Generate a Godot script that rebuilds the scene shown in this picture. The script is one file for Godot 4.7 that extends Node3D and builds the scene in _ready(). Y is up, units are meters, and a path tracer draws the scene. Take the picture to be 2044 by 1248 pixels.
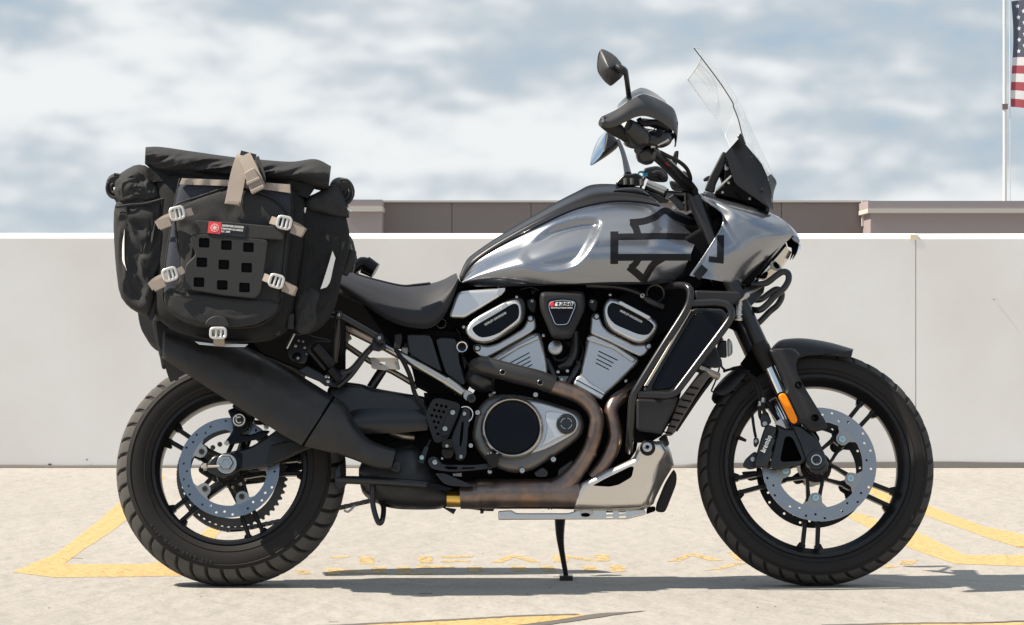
extends Node3D
# A motorcycle with soft luggage on a rooftop parking deck, seen from its right side.
# The bike is built upright in its own frame (X forward, Y up, Z to its right) and leans on its side stand.

const S := 0.001341        # metres per photo pixel in the plane of the tyres' contact line
const DIST := 9.0          # camera to that plane
const CX := 1022.0
const CY := 624.0
const EYE := 0.7322        # camera height
const LEAN := 11.0
var cl := cos(deg_to_rad(LEAN))
var sl := sin(deg_to_rad(LEAN))
var org := Vector3.ZERO    # subtracted from the vertices of the thing being built
var zooms := {"P": [0, 0, 1.0], "A": [200, 270, 2.773], "B": [640, 480, 3.283], "C": [220, 700, 2.496], "D": [680, 680, 3.285], "E": [880, 540, 3.9], "F": [900, 700, 3.283], "G": [1140, 80, 3.67], "H": [880, 340, 3.524], "I": [1260, 360, 4.458], "J": [1220, 540, 3.283], "K": [1380, 640, 2.311], "M": [1440, 680, 4.16], "N": [560, 600, 6.238], "O": [1200, 220, 6.241], "Q": [1180, 160, 7.8], "R": [1480, 740, 5.675], "T": [800, 780, 5.673], "U": [1480, 440, 6.936], "V": [1380, 620, 6.239], "W": [1260, 860, 6.243], "X": [900, 700, 7.8], "Y": [340, 660, 7.3], "Z": [1080, 580, 20.44]}
var tilt := Vector2.ZERO    # depth per pixel by which a slab's faces lean
var pivot := Vector2.ZERO
var noise := FastNoiseLite.new()
var rng := RandomNumberGenerator.new()
var mats := {}

# ---------------------------------------------------------------- geometry helpers
class MB:
	var t := PackedVector3Array()
	func tri(a: Vector3, b: Vector3, c: Vector3) -> void:
		t.append(a); t.append(b); t.append(c)
	func quad(a: Vector3, b: Vector3, c: Vector3, d: Vector3) -> void:
		t.append(a); t.append(b); t.append(c); t.append(a); t.append(c); t.append(d)
	func grid(rows: Array, close_row := false, close_col := false) -> void:
		var nr := rows.size()
		for i in (nr if close_col else nr - 1):
			var a: PackedVector3Array = rows[i]
			var b: PackedVector3Array = rows[(i + 1) % nr]
			var n := a.size()
			for j in (n if close_row else n - 1):
				var k := (j + 1) % n
				quad(a[j], a[k], b[k], b[j])
	func fix(s: int) -> void:
		var v := 0.0
		for i in range(s, t.size(), 3):
			v += t[i].dot(t[i + 1].cross(t[i + 2]))
		if v < 0.0:
			for i in range(s, t.size(), 3):
				var k := t[i + 1]
				t[i + 1] = t[i + 2]
				t[i + 2] = k
	func sides_out(s: int, way := 1.0) -> void:
		# walls round an outline: turned so that they look away from its middle (way 1) or into it (-1)
		var c := Vector3.ZERO
		for i in range(s, t.size()):
			c += t[i] / (t.size() - s)
		var flux := 0.0
		for i in range(s, t.size(), 3):
			var n := (t[i + 1] - t[i]).cross(t[i + 2] - t[i])
			var d := (t[i] + t[i + 1] + t[i + 2]) / 3.0 - c
			flux += n.x * d.x + n.y * d.y
		if flux * way < 0.0:
			for i in range(s, t.size(), 3):
				var k := t[i + 1]
				t[i + 1] = t[i + 2]
				t[i + 2] = k
	func mirror(s := 0) -> void:
		var e := t.size()
		for i in range(s, e, 3):
			tri(t[i] * Vector3(1, 1, -1), t[i + 2] * Vector3(1, 1, -1), t[i + 1] * Vector3(1, 1, -1))


func bake(mb: MB, angle := 38.0, shift := Vector3.ZERO) -> ArrayMesh:
	var t := mb.t
	var n := t.size()
	var ids := PackedInt32Array(); ids.resize(n)
	var nxt := PackedInt32Array(); nxt.resize(n)
	var head := PackedInt32Array()
	var seen := {}
	var fn := PackedVector3Array(); fn.resize(n / 3)
	var fu := PackedVector3Array(); fu.resize(n / 3)
	for f in n / 3:
		var c := (t[f * 3 + 1] - t[f * 3]).cross(t[f * 3 + 2] - t[f * 3])
		fn[f] = c
		fu[f] = c.normalized()
	for i in n:
		var key := Vector3i((t[i] * 20000.0).round())
		var id: int = seen.get(key, -1)
		if id < 0:
			id = head.size()
			seen[key] = id
			head.append(-1)
		ids[i] = id
		nxt[i] = head[id]
		head[id] = i
	var cosine := cos(deg_to_rad(angle))
	var st := SurfaceTool.new()
	st.begin(Mesh.PRIMITIVE_TRIANGLES)
	for f in n / 3:
		if fn[f].length_squared() < 1e-22:
			continue
		for k in [0, 2, 1]:
			var i: int = f * 3 + k
			var sum := Vector3.ZERO
			var j := head[ids[i]]
			while j >= 0:
				var g := j / 3
				if fu[g].dot(fu[f]) > cosine:
					sum += fn[g]
				j = nxt[j]
			st.set_normal(sum.normalized() if sum.length_squared() > 1e-22 else fu[f])
			st.add_vertex(t[i] - shift)
	st.index()
	return st.commit()


func L(px: float, py: float, z: float) -> Vector3:
	# the point of the bike's own frame, z metres to the right of its centre plane, that the photo shows at that pixel
	var k := (CY - py) * S / DIST
	var y := (EYE + k * DIST - k * z * cl - z * sl) / (cl - k * sl)
	var d := DIST - (-y * sl + z * cl)
	return Vector3((px - CX) * S * d / DIST, y, z)


func ground_at(px: float, py: float, y := 0.0) -> Vector3:
	var d := (EYE - y) / ((py - CY) * S / DIST)
	return Vector3((px - CX) * S * d / DIST, y, DIST - d)


func far_at(px: float, py: float, d: float) -> Vector3:
	return Vector3((px - CX) * S * d / DIST, EYE + (CY - py) * S * d / DIST, DIST - d)


func into_bike(w: Vector3) -> Vector3:
	return Vector3(w.x, w.y * cl - w.z * sl, w.y * sl + w.z * cl)


func q(k: String, a: Array) -> PackedVector2Array:
	var o = zooms[k]
	var out := PackedVector2Array()
	for i in range(0, a.size(), 2):
		out.append(Vector2(o[0] + a[i] / o[2], o[1] + a[i + 1] / o[2]))
	return out


func p1(k: String, x: float, y: float, z: float) -> Vector3:
	var o = zooms[k]
	return L(o[0] + x / o[2], o[1] + y / o[2], z)


func p3(k: String, a: Array) -> PackedVector3Array:
	var out := PackedVector3Array()
	for i in range(0, a.size(), 3):
		out.append(p1(k, a[i], a[i + 1], a[i + 2]))
	return out


func sm(p: PackedVector2Array, times := 1) -> PackedVector2Array:   # rounds the corners of an outline
	for r in times:
		var o := PackedVector2Array()
		for i in p.size():
			var a := p[i]
			var b := p[(i + 1) % p.size()]
			o.append(a.lerp(b, 0.22)); o.append(a.lerp(b, 0.78))
		p = o
	return p


func rounded(p: PackedVector2Array, r: float, n := 3) -> PackedVector2Array:   # corners of radius about r pixels
	var o := PackedVector2Array()
	for i in p.size():
		var c := p[i]
		var a := p[(i - 1 + p.size()) % p.size()]
		var b := p[(i + 1) % p.size()]
		var ra: float = min(r, c.distance_to(a) * 0.45)
		var rb: float = min(r, c.distance_to(b) * 0.45)
		var s := c + (a - c).normalized() * ra
		var e := c + (b - c).normalized() * rb
		for k in n + 1:
			var u := float(k) / n
			o.append(s.lerp(c, u).lerp(c.lerp(e, u), u))
	return o


func catmull(p: PackedVector3Array, sub: int) -> PackedVector3Array:
	var o := PackedVector3Array()
	var n := p.size()
	for i in n - 1:
		var a := p[maxi(i - 1, 0)]
		var b := p[i]
		var c := p[i + 1]
		var d := p[mini(i + 2, n - 1)]
		for k in sub:
			o.append(b.cubic_interpolate(c, a, d, float(k) / sub))
	o.append(p[n - 1])
	return o


func crv(p: PackedVector2Array, smooth := true, n := 128) -> PackedVector2Array:
	var d := PackedVector2Array()
	if smooth:
		for i in p.size() - 1:
			var a := p[maxi(i - 1, 0)]
			var b := p[i]
			var c := p[i + 1]
			var e := p[mini(i + 2, p.size() - 1)]
			for k in 12:
				d.append(b.cubic_interpolate(c, a, e, k / 12.0))
		d.append(p[p.size() - 1])
	else:
		d = p
	var len := PackedFloat32Array([0.0])
	for i in range(1, d.size()):
		len.append(len[i - 1] + d[i].distance_to(d[i - 1]))
	var out := PackedVector2Array()
	var j := 0
	for k in n + 1:
		var w := len[len.size() - 1] * k / n
		while j < d.size() - 2 and len[j + 1] < w:
			j += 1
		out.append(d[j].lerp(d[j + 1], clampf((w - len[j]) / max(len[j + 1] - len[j], 1e-6), 0, 1)))
	return out


func on(c: PackedVector2Array, u: float) -> Vector2:
	var w := clampf(u, 0, 1) * (c.size() - 1)
	var i := mini(int(w), c.size() - 2)
	return c[i].lerp(c[i + 1], w - i)


func clean_inset(out: PackedVector2Array, d: float) -> PackedVector2Array:
	# the outline moved inwards by d, as the largest simple polygon that is left
	if d <= 0.0:
		return out
	var best := PackedVector2Array()
	var most := 0.0
	for p in Geometry2D.offset_polygon(out, -d, Geometry2D.JOIN_MITER):
		var ar := absf(area_of(p))
		if ar > most:
			most = ar
			best = p
	return best


func area_of(p: PackedVector2Array) -> float:
	var s := 0.0
	for i in p.size():
		s += p[i].cross(p[(i + 1) % p.size()])
	return s * 0.5


func nearest_on(p: PackedVector2Array, w: Vector2) -> Vector2:
	var best := p[0]
	var bd := INF
	for i in p.size():
		var c := Geometry2D.get_closest_point_to_segment(w, p[i], p[(i + 1) % p.size()])
		var d := c.distance_squared_to(w)
		if d < bd:
			bd = d
			best = c
	return best


func flat_pieces(out: PackedVector2Array, holes: Array) -> Array:
	# triangles (as point triples) of an outline with holes: cut into bands through the holes' middles, so that no piece keeps a hole
	var pieces := [out]
	if holes.size():
		var ys := []
		for h in holes:
			var m := 0.0
			for v in h: m += v.y / h.size()
			ys.append(m)
		ys.sort()
		ys.push_front(-1e4); ys.push_back(1e4)
		pieces = []
		for i in ys.size() - 1:
			if ys[i + 1] - ys[i] < 1e-3:
				continue
			var band := PackedVector2Array([Vector2(-1e4, ys[i]), Vector2(1e4, ys[i]), Vector2(1e4, ys[i + 1]), Vector2(-1e4, ys[i + 1])])
			var left: Array = Geometry2D.intersect_polygons(out, band)
			for h in holes:
				var nxt := []
				for p in left:
					nxt.append_array(Geometry2D.clip_polygons(p, h))
				left = nxt
			pieces.append_array(left)
	var tris := []
	for p in pieces:
		var idx := Geometry2D.triangulate_polygon(p)
		if idx.is_empty() and absf(area_of(p)) > 0.5:
			# a polygon that touches itself: fan pieces of its clean copy
			for c in Geometry2D.offset_polygon(p, -0.02):
				var id2 := Geometry2D.triangulate_polygon(c)
				for i in range(0, id2.size(), 3):
					tris.append([c[id2[i]], c[id2[i + 1]], c[id2[i + 2]]])
				if id2.is_empty() and absf(area_of(c)) > 0.5:
					print("no cap near ", c[0])
		for i in range(0, idx.size(), 3):
			tris.append([p[idx[i]], p[idx[i + 1]], p[idx[i + 2]]])
	return tris


func slab(mb: MB, out: PackedVector2Array, z0: float, z1: float, bev := 2.0, holes := [], zmm := 1.0) -> void:
	# an outline in pixels made a solid between z0 and z1, its near edge rounded over bev pixels
	var s := mb.t.size()
	var rings := []
	var top := clean_inset(out, bev)
	while top.is_empty() and bev > 0.2:
		bev *= 0.5
		top = clean_inset(out, bev)
	if top.is_empty():
		bev = 0.0
		top = out
	var bz := minf(bev * S * zmm, (z1 - z0) * 0.9)
	var steps := 4 if bev > 5 else 3 if bev > 0 else 0
	var ends := PackedVector2Array()
	for v in out:
		ends.append(nearest_on(top, v) if bev > 0 else v)
	var shapes := [[0.0, z0]]
	for k in steps + 1:
		var a: float = PI / 2 * k / maxi(steps, 1)
		shapes.append([(1 - cos(a)) if bev > 0 else 0.0, z1 - bz * (1 - sin(a)) if bev > 0 else z1])
	for sh in shapes:
		var row := PackedVector3Array()
		for i in out.size():
			var v: Vector2 = out[i].lerp(ends[i], sh[0])
			row.append(L(v.x, v.y, sh[1] + (tilt.dot(v - pivot) if sh[1] > z0 else 0.0)))
		rings.append(row)
	mb.grid(rings, true)
	mb.sides_out(s)
	for side in 2:
		var z := z1 if side else z0
		for t in flat_pieces(top if side else out, holes):
			var a := L(t[0].x, t[0].y, z + (tilt.dot(t[0] - pivot) * side))
			var b := L(t[1].x, t[1].y, z + (tilt.dot(t[1] - pivot) * side))
			var c := L(t[2].x, t[2].y, z + (tilt.dot(t[2] - pivot) * side))
			if ((b - a).cross(c - a).z > 0) == (side == 1):
				mb.tri(a, b, c)
			else:
				mb.tri(a, c, b)
	for h in holes:
		var e := mb.t.size()
		for i in h.size():
			var a: Vector2 = h[i]
			var b: Vector2 = h[(i + 1) % h.size()]
			mb.quad(L(a.x, a.y, z0), L(b.x, b.y, z0), L(b.x, b.y, z1 + tilt.dot(b - pivot)), L(a.x, a.y, z1 + tilt.dot(a - pivot)))
		mb.sides_out(e, -1.0)


func patch(mb: MB, A: PackedVector2Array, B: PackedVector2Array, nu: int, nv: int, zf: Callable, zb = null, smooth := true) -> void:
	# a skin between two pixel curves with the depth zf(u, v); with zb a closed solid down to that depth
	var s := mb.t.size()
	var ca := crv(A, smooth)
	var cb := crv(B, smooth)
	var front := []
	var back := []
	for i in nu + 1:
		var u := float(i) / nu
		var a := on(ca, u)
		var b := on(cb, u)
		var rf := PackedVector3Array()
		var rb := PackedVector3Array()
		for j in nv + 1:
			var v := float(j) / nv
			var w := a.lerp(b, v)
			rf.append(L(w.x, w.y, zf.call(u, v)))
			if zb != null:
				var z: float = zb if zb is float else zb.call(u, v)
				rb.append(L(w.x, w.y, z))
		front.append(rf)
		back.append(rb)
	mb.grid(front)
	if zb != null:
		back.reverse()
		mb.grid(back)
		back.reverse()
		for j in nv:
			mb.quad(front[0][j + 1], front[0][j], back[0][j], back[0][j + 1])
			mb.quad(front[nu][j], front[nu][j + 1], back[nu][j + 1], back[nu][j])
		for i in nu:
			mb.quad(front[i][0], front[i + 1][0], back[i + 1][0], back[i][0])
			mb.quad(front[i + 1][nv], front[i][nv], back[i][nv], back[i + 1][nv])
		mb.fix(s)
	else:
		# an open skin looks to the right of the bike
		var nz := 0.0
		for i in range(s, mb.t.size(), 3):
			nz += (mb.t[i + 1] - mb.t[i]).cross(mb.t[i + 2] - mb.t[i]).z
		if nz < 0:
			for i in range(s, mb.t.size(), 3):
				var k := mb.t[i + 1]
				mb.t[i + 1] = mb.t[i + 2]
				mb.t[i + 2] = k


func find_uv(ca: PackedVector2Array, cb: PackedVector2Array, p: Vector2) -> Vector2:
	var best := INF
	var uv := Vector2.ZERO
	for i in 401:
		var u := i / 400.0
		var a := on(ca, u)
		var b := on(cb, u)
		var v := clampf((p - a).dot(b - a) / max((b - a).length_squared(), 1e-6), 0, 1)
		var d := p.distance_squared_to(a.lerp(b, v))
		if d < best:
			best = d
			uv = Vector2(u, v)
	return uv


func pillow(mb: MB, out: PackedVector2Array, zb: float, ze: float, zm: float, p := 2.5, bump := 0.0, freq := 0.03, rings := 9) -> void:
	# a cushion: an outline, a wall from zb to ze and a dome up to zm, creased by noise
	var s := mb.t.size()
	var c := Vector2.ZERO
	for v in out:
		c += v / out.size()
	var rows := []
	var back := PackedVector3Array()
	for v in out:
		back.append(L(v.x, v.y, zb))
	rows.append(back)
	for k in rings + 1:
		var w := 1.0 - pow(float(k) / rings, 1.35)
		if k == rings:
			w = 0.02
		var row := PackedVector3Array()
		for v in out:
			var x := c + (v - c) * w
			var z := ze + (zm - ze) * pow(maxf(1 - pow(w, p), 0), 1.0 / p)
			if bump > 0:
				var g := 1.0 - absf(noise.get_noise_2d(x.x * freq * 33.0, x.y * freq * 33.0)) * 2.2
				z += bump * (g - 0.5) * minf(1.0, (1 - w) * 5.0)
			row.append(L(x.x, x.y, z))
		rows.append(row)
	mb.grid(rows, true)
	var last: PackedVector3Array = rows[rows.size() - 1]
	var mid := Vector3.ZERO
	for v in last:
		mid += v / last.size()
	for i in last.size():
		mb.tri(last[i], last[(i + 1) % last.size()], mid)
	var bc := L(c.x, c.y, zb)
	for i in back.size():
		mb.tri(back[(i + 1) % back.size()], back[i], bc)
	mb.fix(s)


func tube(mb: MB, pts: PackedVector3Array, r, n := 12, sub := 5) -> void:
	var s := mb.t.size()
	var p := catmull(pts, sub) if pts.size() > 2 else pts
	var rows := []
	var up := Vector3(0, 0, 1)
	for i in p.size():
		var d := (p[mini(i + 1, p.size() - 1)] - p[maxi(i - 1, 0)]).normalized()
		if absf(up.dot(d)) > 0.97:
			up = Vector3(0, 1, 0) if absf(d.y) < 0.8 else Vector3(1, 0, 0)
		var x := up.cross(d).normalized()
		var y := d.cross(x).normalized()
		up = y
		var rad: float = r if r is float else 0.0
		if r is Array:
			var w: float = float(i) / (p.size() - 1) * (r.size() - 1)
			var k := mini(int(w), r.size() - 2)
			rad = lerpf(r[k], r[k + 1], w - k)
		var row := PackedVector3Array()
		for j in n:
			var a := TAU * j / n
			row.append(p[i] + (x * cos(a) + y * sin(a)) * rad)
		rows.append(row)
	mb.grid(rows, true)
	for e in 2:
		var row: PackedVector3Array = rows[(rows.size() - 1) * e]
		var c := p[(p.size() - 1) * e]
		for j in n:
			if e:
				mb.tri(row[j], row[(j + 1) % n], c)
			else:
				mb.tri(row[(j + 1) % n], row[j], c)
	mb.fix(s)


func lathe(mb: MB, c: Vector3, prof: Array, n := 32, loop := false) -> void:
	# a profile of [radius, z] turned about the Z axis through c
	var s := mb.t.size()
	var rows := []
	for k in prof:
		var row := PackedVector3Array()
		for j in n:
			var a := TAU * j / n
			row.append(c + Vector3(cos(a) * k[0], sin(a) * k[0], k[1]))
		rows.append(row)
	mb.grid(rows, true, loop)
	mb.fix(s)


func knob(mb: MB, c: Vector3, r: float, h: float, bev := 0.25, n := 24, recess := 0.0) -> void:
	# a round head with its face at c, reaching back by h
	var b := r * bev
	var prof := [[0.0, -h], [r, -h], [r, -b], [r - b * 0.3, -b * 0.3], [r - b, 0.0]]
	if recess > 0:
		prof.append_array([[r * recess, 0.0], [r * recess, -minf(h * 0.6, r * 0.5)], [0.0, -minf(h * 0.6, r * 0.5)]])
	else:
		prof.append([0.0, 0.0])
	lathe(mb, c, prof, n)


func box(mb: MB, a: Vector3, b: Vector3, basis := Basis(), at := Vector3.ZERO) -> void:
	var v := []
	for i in 8:
		v.append(basis * Vector3(a.x if i & 1 == 0 else b.x, a.y if i & 2 == 0 else b.y, a.z if i & 4 == 0 else b.z) + at)
	var s := mb.t.size()
	for f in [[0, 2, 3, 1], [4, 5, 7, 6], [0, 1, 5, 4], [2, 6, 7, 3], [0, 4, 6, 2], [1, 3, 7, 5]]:
		mb.quad(v[f[0]], v[f[1]], v[f[2]], v[f[3]])
	mb.fix(s)


func bar(mb: MB, a: Vector3, b: Vector3, w: float, dz: float, taper := 1.0) -> void:
	# a flat bar in the XY plane from a to b, w wide and dz deep, bevelled
	var d := (b - a).normalized()
	var x := d.cross(Vector3(0, 0, 1)).normalized()
	var s := mb.t.size()
	var rows := []
	for e in 2:
		var c := b if e else a
		var h := w * 0.5 * (taper if e else 1.0)
		var g := h * 0.45
		rows.append(PackedVector3Array([c + x * h + Vector3(0, 0, dz * .5 - g), c + x * (h - g) + Vector3(0, 0, dz * .5), c - x * (h - g) + Vector3(0, 0, dz * .5), c - x * h + Vector3(0, 0, dz * .5 - g), c - x * h - Vector3(0, 0, dz * .5), c + x * h - Vector3(0, 0, dz * .5)]))
	mb.grid(rows, true)
	for e in 2:
		var r: PackedVector3Array = rows[e]
		for j in range(1, 5):
			if e:
				mb.tri(r[0], r[j], r[j + 1])
			else:
				mb.tri(r[0], r[j + 1], r[j])
	mb.fix(s)


func ribbon(mb: MB, path: PackedVector2Array, w: float, zf: Callable, lift := 0.0012, smooth := true, step := 3.0) -> void:
	# a flat stripe w pixels wide that follows a surface zf(pixel)
	var total := 0.0
	for i in path.size() - 1:
		total += path[i].distance_to(path[i + 1])
	var n := maxi(int(total / step), 2)
	var c := crv(path, smooth, n)
	var rows := []
	for i in n + 1:
		var d := (c[mini(i + 1, n)] - c[maxi(i - 1, 0)]).normalized()
		var x := Vector2(-d.y, d.x)
		var row := PackedVector3Array()
		for j in 5:
			var p := c[i] + x * w * (j / 4.0 - 0.5)
			row.append(L(p.x, p.y, zf.call(p) + lift))
		rows.append(row)
	var s := mb.t.size()
	mb.grid(rows)
	if (mb.t[s + 1] - mb.t[s]).cross(mb.t[s + 2] - mb.t[s]).z < 0:
		for i in range(s, mb.t.size(), 3):
			var k := mb.t[i + 1]
			mb.t[i + 1] = mb.t[i + 2]
			mb.t[i + 2] = k


# ---------------------------------------------------------------- nodes
func part(called: String, mb: MB, m, parent: Node3D, angle := 38.0, label := "") -> MeshInstance3D:
	var o := MeshInstance3D.new()
	o.name = called
	o.mesh = bake(mb, angle, org)
	o.material_override = mats[m] if m is String else m
	parent.add_child(o, true)
	if label:
		o.set_meta("label", label)
	return o


func pair(called: String, mb: MB, m, parent: Node3D, angle := 38.0) -> MeshInstance3D:
	# a part on the right and its mirror image on the left
	var o := part(called, mb, m, parent, angle)
	var k := MB.new()
	for i in range(0, mb.t.size(), 3):
		var f := Vector3(1, 1, -1)
		k.tri(mb.t[i] * f, mb.t[i + 2] * f, mb.t[i + 1] * f)
	part(called, k, m, parent, angle)
	return o


func again(called: String, mesh: Mesh, m, parent: Node3D, xf: Transform3D) -> MeshInstance3D:
	var o := MeshInstance3D.new()
	o.name = called
	o.mesh = mesh
	o.material_override = mats[m] if m is String else m
	o.transform = xf
	parent.add_child(o, true)
	return o


func tag(o: Node, label := "", category := "", group := "", kind := "") -> void:
	if label: o.set_meta("label", label)
	if category: o.set_meta("category", category)
	if group: o.set_meta("group", group)
	if kind: o.set_meta("kind", kind)


func leaning(called: String, base: Vector3) -> Node3D:
	# a thing that stands in the bike's leaning frame, its own origin at base
	var o := Node3D.new()
	o.name = called
	add_child(o, true)
	var b := Basis(Vector3(1, 0, 0), -deg_to_rad(LEAN))
	o.transform = Transform3D(b, b * base)
	org = base
	return o


func words(called: String, text: String, at: Vector3, height: float, width: float, turn: float, m, parent: Node3D, bold := true, slant := 0.0) -> MeshInstance3D:
	var f := SystemFont.new()
	f.font_names = PackedStringArray(["Droid Sans"])
	f.font_weight = 700 if bold else 400
	var tm := TextMesh.new()
	tm.text = text
	tm.font = f
	tm.font_size = 64
	tm.pixel_size = 0.01
	tm.depth = 0.05
	tm.curve_step = 4.0
	var box_ := tm.get_aabb()
	var o := MeshInstance3D.new()
	o.name = called
	o.mesh = tm
	o.material_override = mats[m] if m is String else m
	var sx: float = width / maxf(box_.size.x, 0.001)
	var sy: float = height / maxf(box_.size.y, 0.001)
	var b := Basis(Vector3(0, 0, 1), turn) * Basis(Vector3(sx, 0, 0), Vector3(slant * sy, sy, 0), Vector3(0, 0, 0.02))
	o.transform = Transform3D(b, at - org - b * (box_.position + box_.size / 2))
	parent.add_child(o, true)
	return o


func bolt(parent: Node3D, k: String, x: float, y: float, z: float, rpx: float, m = "bolt", called := "bolt", h := 0.006) -> void:
	var mb := MB.new()
	knob(mb, p1(k, x, y, z), rpx * S, h, 0.3, 18, 0.45)
	part(called, mb, m, parent)


# ---------------------------------------------------------------- materials
func rgb(r: float, g: float, b: float, a := 1.0) -> Color:
	var c := Color(r, g, b).linear_to_srgb()
	c.a = a
	return c


func mk(called: String, c: Color, rough := 0.5, metal := 0.0, spec := 0.5) -> StandardMaterial3D:
	var m := StandardMaterial3D.new()
	m.resource_name = called
	m.albedo_color = c
	m.roughness = rough
	m.metallic = metal
	m.metallic_specular = spec
	mats[called] = m
	return m


func noise_tex(seed_: int, freq: float, size: int, ramp, normal := false, strength := 4.0, type := FastNoiseLite.TYPE_SIMPLEX_SMOOTH, oct := 4) -> NoiseTexture2D:
	var n := FastNoiseLite.new()
	n.seed = seed_
	n.noise_type = type
	n.frequency = freq
	n.fractal_octaves = oct
	var t := NoiseTexture2D.new()
	t.width = size
	t.height = size
	t.seamless = true
	t.noise = n
	if ramp:
		var g := Gradient.new()
		g.offsets = PackedFloat32Array(ramp[0])
		var cs := PackedColorArray()
		for c in ramp[1]:
			cs.append(c)
		g.colors = cs
		t.color_ramp = g
	if normal:
		t.as_normal_map = true
		t.bump_strength = strength
	return t


func tri_map(m: StandardMaterial3D, scale: float, world := false) -> void:
	m.uv1_triplanar = true
	m.uv1_world_triplanar = world
	m.uv1_scale = Vector3(scale, scale, scale)


func make_materials() -> void:
	var grain := noise_tex(3, 0.12, 256, null, true, 3.0)
	var weave := noise_tex(5, 0.22, 256, null, true, 6.0, FastNoiseLite.TYPE_VALUE, 2)
	var fleck := noise_tex(15, 0.35, 256, [[0.2, 0.5, 0.8], [Color(.60, .60, .60), Color(.82, .82, .82), Color(1, 1, 1)]], false, 1, FastNoiseLite.TYPE_VALUE, 2)
	var smudge := noise_tex(9, 0.012, 256, [[0.2, 0.8], [Color(0.55, 0.55, 0.55), Color(1, 1, 1)]])
	var m := mk("black_plastic", rgb(.0145, .0145, .016), 0.48, 0.0, 0.4)
	m.normal_enabled = true; m.normal_texture = grain; m.normal_scale = 0.25
	tri_map(m, 9.0)
	m = mk("muffler_black", rgb(.0145, .014, .0145), 0.42)
	m.roughness_texture = smudge
	m.roughness = 0.6
	tri_map(m, 5.0)
	mk("black_satin", rgb(.012, .012, .0135), 0.28, 0.0, 0.5)
	mk("black_gloss", rgb(.005, .005, .007), 0.08, 0.0, 0.3)
	mk("bar_black", rgb(.013, .013, .015), 0.24, 0.0, 0.5)
	mk("dark_inside", rgb(.005, .005, .0055), 0.6, 0.0, 0.15)
	mk("void_black", rgb(.003, .003, .003), 0.8, 0.0, 0.08)
	m = mk("rubber", rgb(.017, .0155, .015), 0.7, 0.0, 0.35)
	m.normal_enabled = true; m.normal_texture = grain; m.normal_scale = 0.3
	tri_map(m, 8.0)
	m = mk("tread_rubber", rgb(.058, .055, .052), 0.85, 0.0, 0.3)
	m.normal_enabled = true; m.normal_texture = grain; m.normal_scale = 0.4
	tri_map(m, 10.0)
	m = mk("dusty_tread", rgb(.085, .081, .076), 0.85, 0.0, 0.3)
	m.normal_enabled = true; m.normal_texture = grain; m.normal_scale = 0.4
	tri_map(m, 10.0)
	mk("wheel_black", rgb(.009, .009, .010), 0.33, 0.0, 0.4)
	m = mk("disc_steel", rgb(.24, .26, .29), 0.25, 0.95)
	m = mk("carrier_steel", rgb(.34, .34, .33), 0.4, 0.9)
	mk("bolt", rgb(.46, .46, .45), 0.28, 1.0)
	mk("bolt_blue", rgb(.42, .56, .60), 0.35, 0.8)
	mk("black_bolt", rgb(.02, .02, .02), 0.4)
	m = mk("paint_grey", rgb(.235, .250, .278), 0.27, 0.80)
	m.clearcoat_enabled = true; m.clearcoat = 1.0; m.clearcoat_roughness = 0.03
	m = mk("logo_black", rgb(.008, .008, .010), 0.4, 0.0, 0.2)
	m.clearcoat_enabled = true; m.clearcoat = 0.25; m.clearcoat_roughness = 0.06
	mk("cover_black", rgb(.016, .016, .018), 0.3, 0.0, 0.25)
	m = mk("silver_satin", rgb(.64, .64, .645), 0.34, 0.8)
	mk("engine_silver", rgb(.52, .525, .54), 0.30, 0.75)
	m = mk("engine_dark", rgb(.15, .145, .14), 0.4, 0.75)
	mk("bright_edge", rgb(.75, .75, .74), 0.2, 1.0)
	mk("chrome", rgb(.85, .86, .87), 0.06, 1.0)
	mk("frame_silver", rgb(.48, .46, .43), 0.28, 1.0)
	mk("frame_bronze", rgb(.34, .29, .24), 0.35, 0.9)
	mk("plate_steel", rgb(.52, .47, .42), 0.45, 0.8)
	m = mk("skid_metal", rgb(.66, .63, .59), 0.34, 0.9)
	var heat := noise_tex(21, 0.010, 256, [[0.15, 0.4, 0.6, 0.85], [Color(.52, .47, .455), Color(.66, .60, .56), Color(.58, .54, .53), Color(.74, .62, .53)]])
	m = mk("hot_steel", rgb(.62, .58, .56), 0.34, 0.9)
	m.albedo_texture = heat
	tri_map(m, 3.0)
	mk("heat_shield", rgb(.055, .053, .052), 0.36, 0.6)
	mk("chain_steel", rgb(.16, .15, .14), 0.4, 0.8)
	mk("sprocket_dark", rgb(.13, .12, .11), 0.4, 0.9)
	mk("guard_grey", rgb(.034, .034, .036), 0.45)
	mk("deflector_grey", rgb(.06, .06, .063), 0.22)
	mk("brass", rgb(.85, .52, .12), 0.3, 1.0)
	m = mk("seat_vinyl", rgb(.022, .023, .028), 0.62, 0.0, 0.4)
	m.normal_enabled = true; m.normal_texture = grain; m.normal_scale = 0.5
	tri_map(m, 14.0)
	m = mk("fabric", rgb(.034, .034, .035), 0.88, 0.0, 0.3)
	m.albedo_texture = fleck
	m.normal_enabled = true; m.normal_texture = weave; m.normal_scale = 0.8
	tri_map(m, 22.0)
	m = mk("fabric_grey", rgb(.050, .050, .051), 0.82, 0.0, 0.35)
	m.albedo_texture = fleck
	m.normal_enabled = true; m.normal_texture = weave; m.normal_scale = 0.5
	tri_map(m, 22.0)
	m = mk("fabric_navy", rgb(.058, .066, .086), 0.85, 0.0, 0.3)
	m.albedo_texture = fleck
	m.normal_enabled = true; m.normal_texture = weave; m.normal_scale = 0.5
	tri_map(m, 22.0)
	m = mk("coated", rgb(.034, .034, .035), 0.62, 0.0, 0.4)
	m.albedo_texture = fleck
	tri_map(m, 22.0)
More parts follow.
